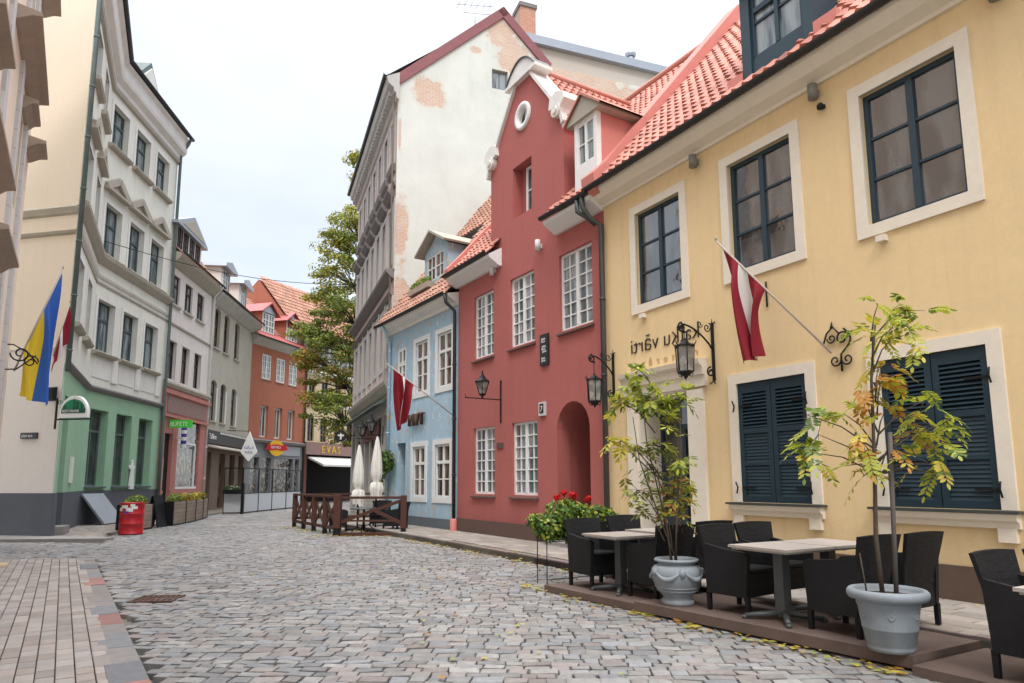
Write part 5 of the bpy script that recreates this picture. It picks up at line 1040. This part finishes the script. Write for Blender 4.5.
# heart-shaped iron bracket of the near flag
t=thing('flag_bracket','black iron heart-shaped bracket holding the flagpole on the yellow wall','bracket',Yf.P(5.22,-.03,3.24),Yf.rz)
b=MB(); b.tube([(.0,0,-.26),(0,0,-.02)]+[(.0+.14*math.sin(k/8*PI)*1.1+.0,0,.0+.05*k-.02) for k in range(1,8)],.014,6)
b.tube(spiral(-.09,-.10,.085,0,1.2,sgn=-1),.012,6).tube(spiral(.09,-.10,.085,PI,1.2),.012,6).tube(spiral(.03,.20,.10,0,1.3),.013,6).tube(spiral(-.13,.22,.07,PI,1.2),.011,6).tube([(-.22,-.05,.15),(-.2,0,.3),(-.1,0,.38),(-.02,0,.28)],.012,6).tube([(-.12,0,.36),(-.11,0,.45)],[.02,.008],6)
b.build('scrollwork',m_iron,t)
t=thing('wall_hook','small black iron wall hook beside the flag on the yellow wall','hook',Yf.P(4.04,-.02,4.16),Yf.rz); MB().tube([(0,0,0),(0,0,.4)],.014,6).tube([(0,0,.3),(-.1,-.04,.28)],.01,5).build('rod',m_iron,t)
t=thing('iron_scroll_bracket','black wrought iron scroll bracket holding the flags at the left edge','bracket',at(12,358,15.3),Uf.rz-PI/2)
b=MB(); b.tube(spiral(.15,.12,.2,PI,1.3),.018,6).tube(spiral(.35,-.05,.16,0,1.3),.016,6).tube([(-.3,0,.3),(0,0,.32),(.3,0,.15),(.5,0,-.1)],.016,6).tube([(-.3,0,-.3),(.1,0,-.25),(.45,0,.1)],.016,6).tube([(-.3,0,.35),(-.3,0,-.4)],.02,6); b.build('scrollwork',m_iron,t)
# lamps, cameras, plates on the walls
m_lampg=mat('grey_lamp_housing',(.22,.21,.19),.5,.1,5); m_lampw=mat('white_lamp_housing',(.62,.60,.60),.5,.05,5)
def sconce(fr,u,z,label,m,r=.07,h=.22):
    t=thing('wall_light',label,'wall light',fr.P(u,0,z),fr.rz,'cylinder wall lights under the eaves'); MB().lathe([(0,0),(r,0),(r,h),(0,h)],16,(0,-r-.05,0)).build('housing',m,t); MB().box(-.03,.03,-.05,0,h*.3,h*.7).build('mount',m,t)
sconce(Yf,2.72,6.98,'grey cylindrical wall light between the two left upper windows of the yellow wall',m_lampg); sconce(Yf,5.12,7.0,'grey cylindrical wall light left of the largest upper window, above the camera',m_lampg); sconce(Yf,7.5,6.98,'grey cylindrical wall light cut by the top right corner of the yellow wall',m_lampg)
sconce(Rf,4.40,7.0,'white cylindrical wall light right of the centre on the red gable wall',m_lampw,.065,.28); sconce(Rf,2.18,7.0,'white cylindrical wall light at the left of the red gable wall',m_lampw,.065,.28)
t=thing('security_camera','small black security camera on the yellow wall below a wall light','camera',Yf.P(5.2,-.02,6.84),Yf.rz); MB().lathe([(0,-.03),(.045,-.02),(.05,.03),(.03,.06),(0,.06)],12,(0,-.06,0)).build('lens_dome',m_iron,t); MB().box(-.03,.03,-.03,.02,.0,.05).build('mount',m_iron,t)
m_plaque=mat('black_plaque',(.02,.02,.024),.35,spec=.5)
t=thing('wall_plaque','tall narrow black plaque with pale writing on the red wall','plaque',Rf.P(4.36,-.03,4.2),Rf.rz); MB().box(0,.33,-.02,.03,0,.74).build('board',m_plaque,t)
for k,(z,w_) in enumerate([(.60,.18),(.54,.2),(.42,.14),(.36,.18),(.30,.10),(.14,.2),(.08,.18)]): text('RIGA' if k%2 else 'JANA',"lettering",.07,m_gwhite,t,(.165-w_/2,-.025,z),ext=.002)
t=thing('house_number_plate','small blue and white house number plate on the red wall near the arch','plaque',Rf.P(4.28,-.03,3.02),Rf.rz); MB().box(0,.26,-.02,.03,0,.32).build('board',m_lampw,t); MB().box(.05,.21,-.028,-.02,.06,.28).build('field',m_plaque,t); text('7','numeral',.2,m_white,t,(.08,-.03,.09),ext=.002)
t=thing('name_plate','small dark name plate between the lower windows of the red house','plaque',Rf.P(2.28,-.02,2.35),Rf.rz); MB().box(0,.3,-.01,.02,0,.14).build('board',m_rbase,t)
t=thing('street_name_sign','small black and white street name sign on the pale left wall','sign',Cf.P(4.77,-.03,2.72),Cf.rz); MB().box(0,.55,-.02,.03,0,.17).build('board',m_plaque,t); text('J\u0100\u0145A IELA','lettering',.1,m_white,t,(.05,-.025,.04),ext=.002,sx=.8)
t=thing('floodlight','dark box lamp under the flags on the pale left wall','wall light',Cf.P(5.65,-.02,3.75),Cf.rz); MB().prism([(-.05,0),(-.2,.05),(-.22,.35),(-.05,.4)],'x',0,.25).build('housing',m_iron,t)

# ================================================================== SIGNS
m_sg=mat('sign_green',(.01,.22,.09),.5,.3,6); m_sd=mat('sign_dark_green',(.005,.07,.04),.5)
fr=F(at(61,412,18.2),(.985,-.17)); t=thing('half_round_sign','white half-round hanging sign with a green town skyline emblem on the mint corner','sign',(fr.O.x,fr.O.y,0),fr.rz); z0=at(60,418,18.2).z; zz=z0
def half(r,h,y0,y1,cx=.43,z=0,n=18): return [(cx+r*math.cos(PI*k/n),z+h*math.sin(PI*k/n)) for k in range(n+1)]
MB().prism(half(.43,.50,0,0,z=zz+.1)+[(0,zz),(.86,zz)],'y',-.05,.05).build('board',m_white,t)
MB().prism(half(.36,.30,0,0,z=zz+.2),'y',-.056,-.05).build('emblem_hill',m_sg,t); MB().box(.06,.8,-.06,-.05,zz+.12,zz+.24).build('name_band',m_sd,t); text('RESTORANS','lettering',.1,m_white,t,(.09,-.062,zz+.145),ext=.002,sx=.95)
b=MB(); b.prism([(.42,zz+.24),(.46,zz+.24),(.44,zz+.56)],'y',-.064,-.056).box(.5,.58,-.064,-.056,zz+.24,zz+.42).box(.66,.7,-.064,-.056,zz+.24,zz+.36).box(.12,.2,-.064,-.056,zz+.24,zz+.32); b.build('emblem_towers',m_sd,t)
b=MB(); b.box(-.15,.9,-.02,.02,zz-.06,zz-.02).box(-.17,-.13,-.02,.02,zz-.3,zz+.55).tube([(.0,0,zz-.02),(.0,0,zz+.02)],.012,5).tube(spiral(-.06,zz+.42,.07,0,1.2),.01,5); b.build('bracket',m_iron,t)
m_bg=mat('sign_lime',(.05,.42,.04),.5); m_bg2=m_bg.node_tree.nodes['Principled BSDF']; m_bg2.inputs['Emission Color'].default_value=(.08,.7,.06,1); m_bg2.inputs['Emission Strength'].default_value=.12
fr=F(Pf.P(.9,-.15,0),(.99,.0)); t=thing('green_shop_sign','bright green lit sign box hanging over the salmon shop door','sign',fr.O,fr.rz); MB().box(-.1,.9,-.06,.06,3.95,4.3).build('sign_box',m_bg,t); text('BUFETE','lettering',.28,m_white,t,(-.06,-.065,4.02),ext=.004,sx=.85)
m_bl=mat('barber_blue',(.06,.05,.35),.4); t=thing('barber_pole','blue and white striped barber pole on the salmon shop front','sign',Pf.P(1.75,-.38,3.1),Pf.rz); 
for k in range(6): MB().lathe([(.12,0),(.12,.16)],14,(0,0,k*.16)).build('stripe',m_bl if k%2 else m_white,t)
MB().lathe([(0,.08),(.08,.06),(.13,0),(0,0)],14,(0,0,.96)).box(-.03,.03,0,.35,.4,.46).build('cap_and_mount',m_lampw,t)
b=MB(); fr=F(at(235,455,34.0),(1,0)); c=at(249,450,34.0)
t=thing('kite_sign','white kite-shaped hanging sign with dark writing by the grey beige house','sign',(c.x,c.y,c.z)); MB().prism([(0,.95),(.42,-.1),(-.0,-.58),(-.42,-.1)],'y',-.03,.03).build('board',m_white,t); text('G\u0100\u013bA','lettering',.19,m_bl,t,(-.24,-.035,.05),ext=.003); text('M\u0100JA','lettering',.17,m_bl,t,(-.2,-.035,-.18),ext=.003); MB().tube([(0,0,.95),(-1.2,.1,1.0)],.02,5).build('bracket',m_iron,t)
m_sy=mat('sign_yellow',(.75,.42,.02),.5); m_sr=mat('sign_red',(.5,.01,.02),.5)
p=Tf.P(2.6,-.35,3.75); t=thing('round_yellow_sign','yellow oval sign with a red ribbon band over the grey shop floor','sign',p,Tf.rz-.25); MB().prism([(.62*math.cos(2*PI*k/24),.52*math.sin(2*PI*k/24)) for k in range(24)],'y',-.04,.04).build('board',m_sy,t); MB().prism([(-.95,-.12),(-.8,.1),(-.9,.26),(-.5,.2),(0,.26),(.5,.2),(.9,.26),(.8,.1),(.95,-.12),(.5,-.16),(0,-.1),(-.5,-.16)],'y',-.06,-.04).build('ribbon',m_sr,t); text('BISTRO','lettering',.24,m_white,t,(-.5,-.065,-.03),ext=.003,sx=1.05)
c=at(341,436,33.5); t=thing('round_black_sign','round black hanging sign with a white bird shape at the corner of the pink building','sign',(c.x,c.y,c.z)); MB().prism([(.29*math.cos(2*PI*k/24),.29*math.sin(2*PI*k/24)) for k in range(24)],'y',-.03,.03).build('board',m_plaque,t); MB().prism([(-.02,.17),(.05,.08),(.17,.06),(.15,-.02),(.05,-.02),(.03,-.18),(-.05,-.18),(-.04,-.02),(-.16,.0),(-.15,.08),(-.04,.07)],'y',-.036,-.03).build('emblem',m_white,t); MB().tube([(.28,0,0),(.9,0,.05)],.02,5).build('bracket',m_iron,t)
t=thing('white_figure_decoration','small white figure mounted on the mint wall above the dark plinth','decoration',Gf.P(3.55,-.05,1.25),Gf.rz); MB().prism([(-.22,0),(.22,0),(.14,.5),(.12,.72),(.2,.9),(.1,.95),(.03,1.15),(-.06,1.12),(-.08,.95),(-.3,.9),(-.28,.82),(-.1,.75),(-.16,.45)],'y',-.04,0).build('figure',m_white,t)
t=thing('slanted_hatch','grey slanted board leaning against the dark plinth of the green shop','hatch',(Gf.P(.1,0,0)),Gf.rz); MB().prism([(-.9,.1),(-.08,1.12),(-.03,1.08),(-.85,.05)],'x',-.05,1.35).build('panel',m_sheet,t)

# ================================================================== DRUM, PLANTER BOXES
m_drum=mat('red_drum_paint',(.50,.012,.02),.35,.15,3,.03,20,spec=.5,stain=.2)
t=thing('red_oil_drum','bright red oil drum with white and blue sticker patches standing by the wooden planters','drum',(-11.15,19.95,.02)); b=MB(); r=.32
b.lathe([(0,0),(r+.01,0),(r+.012,.02),(r,.03),(r,.27),(r+.012,.285),(r+.012,.30),(r,.315),(r,.56),(r+.012,.575),(r+.012,.59),(r,.605),(r,.86),(r+.012,.875),(r+.01,.90),(r-.02,.90),(r-.03,.87),(0,.87)],32); b.build('barrel',m_drum,t)
for k,(a,z,w_,h) in enumerate([(-2.2,.66,.16,.1),(-1.75,.74,.2,.09),(-1.3,.64,.18,.12),(-.9,.72,.16,.08),(-1.55,.6,.14,.07),(-1.05,.8,.12,.06)]):
    q=MB(); rr=r+.006; n=5; vs=[(rr*math.cos(a+(j/n-.5)*w_/r*1.0),rr*math.sin(a+(j/n-.5)*w_/r),zz_) for j in range(n+1) for zz_ in (z,z+h)]; q.add(vs,[(2*j,2*j+2,2*j+3,2*j+1) for j in range(n)]).build('sticker',m_white if k!=4 else m_bl,t,fix=False)
m_wd=mat('pale_weathered_wood',(.30,.215,.155),.85,.3,4,.1,40,brick=(3.,.145,.006,(.42,.33,.26),(.36,.28,.22),(.09,.07,.06)))
def wplanter(x,y,x2,y2,h,label,seed,mi):
    L=math.hypot(x2-x,y2-y); t=thing('wooden_planter',label,'planter',(x,y,.0),math.atan2(y2-y,x2-x),'wooden planter boxes in front of the left shops'); b=MB(); b.box(0,L,0,.4,.06,h).build('box',m_wd,t)
    for xx in (.0,L): MB().box(xx-.02,xx+.02,-.02,.42,0,h+.02).build('corner_frame',m_iron,t)
    MB().box(-.02,L+.02,-.015,.415,.0,.06).build('base',m_iron,t); q=MB(); rg=random.Random(seed); bush(q,(L/2,.2,h+.1),(L*.46,.2,.2),int(260*L),mi,rg,.10); q.build('plants',TM,t,fix=False)
wplanter(-11.72,20.9,-11.80,22.3,.80,'pale wooden planter box right behind the red drum',41,[1,2,1])
gx=[(-11.82,23.7),(-12.0,25.0),(-12.3,26.4),(-12.65,27.8),(-13.1,29.2)]
wl=['wooden planter box with green plants beside the dark menu stand','wooden planter box with orange-green plants, second beyond the menu stand','wooden planter box with yellow-green plants, third beyond the menu stand','farthest wooden planter box, next to the grey terrace screens']
for k in range(4): wplanter(*gx[k],*gx[k+1],.82,wl[k],50+k,[[1,2,1,0],[1,3,2],[1,3,2,4],[1,0,3]][k])
t=thing('menu_stand','dark folding stand between the wooden planters','stand',(-12.1,23.1,.0),PI/2); MB().prism([(-.25,0),(-.21,0),(.0,1.05),(-.03,1.07)],'x',-.3,.3).build('panel',m_iron,t); MB().prism([(.25,0),(.21,0),(.0,1.05),(.03,1.07)],'x',-.3,.3).build('panel',m_rattan,t)
# grey terrace screens
fp=[(-13.8,32.4),(-12.95,32.5),(-12.9,34.4),(-12.85,36.2),(-12.7,38.0),(-12.45,39.8)]
m_clear=bpy.data.materials.new('clear_screen_glass'); m_clear.use_nodes=True; b_=m_clear.node_tree.nodes['Principled BSDF']; b_.inputs['Transmission Weight'].default_value=1; b_.inputs['Roughness'].default_value=.02; b_.inputs['IOR'].default_value=1.1; b_.inputs['Base Color'].default_value=(.85,.88,.88,1)
m_spanel=mat('light_grey_panel',(.55,.57,.59),.6,.08,2)
for k in range(5):
    (x,y),(x2,y2)=fp[k],fp[k+1]; L=math.hypot(x2-x,y2-y); t=thing('terrace_screen',['light grey terrace screen facing the street with a flower box on it','glazed terrace screen next to the black post','glazed terrace screen, middle one of the row','glazed terrace screen, fourth along the row','glazed terrace screen at the far end of the row'][k],'screen',(x,y,0),math.atan2(y2-y,x2-x),'grey framed terrace screens')
    MB().box(.03,L-.03,-.015,.015,.08,.95).build('panel',m_spanel,t); MB().box(.03,L-.03,-.006,.006,.99,2.15).build('glass',m_clear,t)
    b=MB(); b.box(0,.035,-.03,.03,0,2.2).box(L-.035,L,-.03,.03,0,2.2).box(.035,L-.035,-.025,.025,.95,.99).box(.035,L-.035,-.025,.025,2.15,2.2).box(.035,L-.035,-.02,.02,.03,.08); b.build('frame',m_iron,t)
t=thing('screen_flower_box','grey flower box with frosted foliage hanging on the first terrace screen','planter',(-13.7,32.3,1.0)); MB().box(0,.75,-.25,0,-.05,.15).build('box',m_iron,t); q=MB(); bush(q,(.37,-.12,.22),(.4,.18,.14),160,[0,2],random.Random(3),.1); q.build('plants',[leafmat('leaf_silver',(.28,.32,.30)),L_g,L_d],t,fix=False)
tag(MB().box(-12.93,-12.80,32.3,32.42,0,1.45).build('screen_post',m_iron),'thick black post between the first and second terrace screens','post')

# ================================================================== BROWN TERRACE FENCE WITH PARASOLS
m_brown=mat('brown_stained_wood',(.085,.032,.020),.6,.3,4,.08,50,spec=.4)
t=thing('terrace_fence','brown wooden terrace fence with crossed braces around the parasols','fence',(0,0,0)); A=Vector((-7.36,23.0,0)); Bp=Vector((-4.92,19.15,0)); Cp=Vector((-3.05,19.08,0)); D=Vector((-3.6,22.6,0))
def rail(a,b_,z,w_=.06,h=.09,name='rail'): MB().bar(a+Vector((0,0,z)),b_+Vector((0,0,z)),w_,h).build(name,m_brown,t)
def post(p,h=1.12,w_=.13,name='post'):
    b=MB(); b.box(p.x-w_/2,p.x+w_/2,p.y-w_/2,p.y+w_/2,.22,h); b.build(name,m_brown,t); MB().box(p.x-w_/2+.01,p.x+w_/2-.01,p.y-w_/2+.01,p.y+w_/2-.01,0,.22).build('post_foot',m_iron,t)
post(Bp,1.16,.2); post(Cp,1.12,.15); post(A,1.12)
n=4
for k in range(n):
    a=A.lerp(Bp,k/n);c=A.lerp(Bp,(k+1)/n)
    if k: post(a,1.1)
    for (za,zb) in ((.2,1.02),(1.02,.2)): MB().bar(a+Vector((0,0,za)),c+Vector((0,0,zb)),.04 if za<.5 else .05,.10).build('brace',m_brown,t)
rail(A,Bp,1.08,.12,.06); rail(A,Bp,.2); rail(Bp,Cp,1.06,.10,.07); rail(Bp,Cp,.42,.05,.05); rail(Bp,Cp,.05,.10,.09,'bottom_beam')
MB().bar(Bp+Vector((0,0,.35)),Cp+Vector((0,0,1.0)),.04,.09).build('brace',m_brown,t); MB().bar(Bp.lerp(Cp,.52)+Vector((0,0,.74)),Cp+Vector((0,0,.32)),.045,.09).build('brace',m_brown,t)
D2=A+Vector((2.9,1.4,0)); rail(A,D2,1.08,.1,.06); rail(A,D2,.3); 
for k in (1,2,3): post(A.lerp(D2,k/3),1.05,.08,'baluster')
m_par=mat('ivory_parasol_cloth',(.76,.74,.68),.85,.1,4,.1,20,wave=None)
def parasol(x,y,zt,label,sc=1):
    t=thing('closed_parasol',label,'parasol',(x,y,0),0,'closed ivory parasols'); MB().tube([(0,0,.05),(0,0,zt)],.025,8).build('pole',m_iron,t); MB().lathe([(0,zt+.1),(.03,zt+.02),(.03,zt-.05)],8).build('finial',m_iron,t); MB().box(-.3,.3,-.3,.3,0,.07).build('base',m_iron,t)
    prof=[(.02,zt-.02),(.05,zt-.15),(.10,zt-.5),(.145,zt-.9),(.16,zt-1.2),(.14,zt-1.35),(.095,zt-1.43),(.16,zt-1.5),(.2,zt-1.66),(.16,zt-1.8),(.16,zt-1.95)]; b=MB(); n=48; vs=[]
    for i,(r,z) in enumerate(prof):
        for k in range(n): a=2*PI*k/n; rr=r*(1+.16*math.sin(8*a+i*.2)*(1 if i>1 else .3)+.05*math.sin(3*a+i)); vs.append((rr*math.cos(a),rr*math.sin(a),z+(.05*math.sin(8*a) if i==len(prof)-1 else 0)))
    fs=[(i*n+k,i*n+(k+1)%n,(i+1)*n+(k+1)%n,(i+1)*n+k) for i in range(len(prof)-1) for k in range(n)]; b.add(vs,fs,True).build('canopy',m_par,t); MB().lathe([(.15,0),(.16,.02),(.15,.04)],16,(0,0,zt-1.55)).build('strap',m_fw,t)
parasol(-4.87,21.4,2.72,'closed ivory parasol, the left one of two behind the brown fence'); parasol(-4.2,20.9,2.95,'closed ivory parasol, the right and taller one of two behind the brown fence')
t=thing('terrace_table','round dark table on curved iron feet inside the brown fence','table',(-4.35,19.95,0)); MB().lathe([(0,.74),(.4,.74),(.4,.71),(0,.71)],24).build('table_top',m_tleg,t); MB().tube([(0,0,.1),(0,0,.71)],.035,8).build('column',m_iron,t)
for k in range(4): a=k*PI/2+.4; c,s=math.cos(a),math.sin(a); MB().tube([(0,0,.22),(c*.15,s*.15,.26),(c*.3,s*.3,.12),(c*.38,s*.38,.0)],.018,6).build('foot',m_iron,t)
for (x,y,rz,lb) in ((-5.3,20.7,.3,'black rattan chair behind the crossed braces of the brown fence'),(-3.5,20.4,PI-.4,'black rattan chair beside the blue house inside the brown fence'),(-4.2,21.6,-PI/2,'black rattan chair between the closed parasols and the tall grey building')): put_chair(x,y,0.02,rz,lb)
# hanging plants
t=thing('hanging_plant','trailing green wall basket between the blue door and the blue pipe','hanging plant',Bf.P(.55,-.3,2.0),Bf.rz); b=MB(); rg=random.Random(12); bush(b,(0,0,.2),(.5,.25,.42),620,[0,1,3],rg,.09); bush(b,(-.35,0,-.35),(.12,.12,.4),140,[0,1,3],rg,.08); b.build('foliage',FM,t,fix=False); MB().lathe([(0,0),(.18,.05),(.22,.25),(0,.25)],12).build('basket',m_iron,t)
t=thing('dormer_flower_box','brown window box with green plants under the blue dormer window','planter',Bf.P(1.35,.1,7.85),Bf.rz); MB().box(0,1.55,-.05,.2,.0,.2).build('box',m_hood,t); b=MB(); bush(b,(.78,.08,.3),(.8,.16,.18),420,[0,2,3],rg,.08); b.build('foliage',FM,t,fix=False)

# ================================================================== LEAF LITTER, DRAIN, CABLE, STONE
rg=random.Random(77); b=MB(); LMt=[L_yy,L_o,L_y]
def litter(p,q,n,spread,z=.012):
    n=int(n*.6); ph=[rg.random() for _ in range(9)]
    p=Vector(p);q=Vector(q); nn=Vector((-(q-p).y,(q-p).x)).normalized()
    for k in range(n):
        t_=rg.random() if rg.random()<.35 else min(1,max(0,rg.choice(ph)+rg.gauss(0,.035))); c=p.lerp(q,t_)+nn*rg.gauss(0,spread*1.3); s=rg.uniform(.012,.036); a=rg.uniform(0,6.28); b.cm=rg.choice([0,0,1,2]); zz=z+rg.uniform(0,.012)
        b.add([(c.x+s*math.cos(a+j*1.57)*(1 if j%2 else 1.5),c.y+s*math.sin(a+j*1.57)*(1 if j%2 else 1.5),zz+rg.uniform(0,.015)) for j in range(4)],[(0,1,2,3)])
def w2(F_,u,wd): return F_.P(u,-wd,0).to_2d()
litter(w2(Yf,2.0,3.4),w2(Yf,4.6,3.33),110,.06); litter(w2(Yf,4.6,3.36),w2(Yf,7.6,3.08),170,.05); litter(w2(Rf,0,1.86),w2(Yf,3,1.92),420,.12); litter(w2(Bf,.5,1.8),w2(Rf,0,1.9),260,.15); litter((-7.5,22.6),(-5.0,18.9),330,.2); litter((-4.9,18.9),(-2.9,18.8),120,.16); litter(w2(Yf,-1,1.4),w2(Yf,8,.15),60,.25,.135); litter((-3,9),(-1,12),45,1.0); litter((-1,7),(2,7.5),35,.9)
tag(b.build('fallen_leaves',LMt,fix=False),'yellow and orange fallen leaves scattered along the kerb and platform edges','leaves')['kind']='stuff'
m_rust=mat('rusty_drain_iron',(.13,.075,.055),.7,.4,8,.3,40,metal=.3)
t=thing('street_drain','flat rusty brown drain cover set in the cobbles on the left','drain cover',(-4.6,8.95,.004),.1); b=MB(); b.box(-.27,.27,-.24,-.2,-.03,.015).box(-.27,.27,.2,.24,-.03,.015)
for k in range(8): b.box(-.27+k*.071,-.235+k*.071,-.2,.2,-.03,.012)
b.build('grate',m_rust,t)
tag(MB().lathe([(0,.05),(.2,.05),(.24,.03),(.24,0)],24,(0,0,0)).build('round_stone',mat('tan_stone',(.5,.38,.22),.85,.2,5,.2,40),None,loc=(-9.35,12.35,.012)),'tan round stone disc lying on the paving at the left edge','stone')
p=at(78,233,23.2);q=at(357,285,33.5); pts=[p.lerp(q,k/16)-Vector((0,0,.55*math.sin(PI*k/16))) for k in range(17)]
tag(MB().tube(pts,.014,5).build('overhead_cable',m_iron),'thin black cable hanging across the street between left and right buildings','cable')
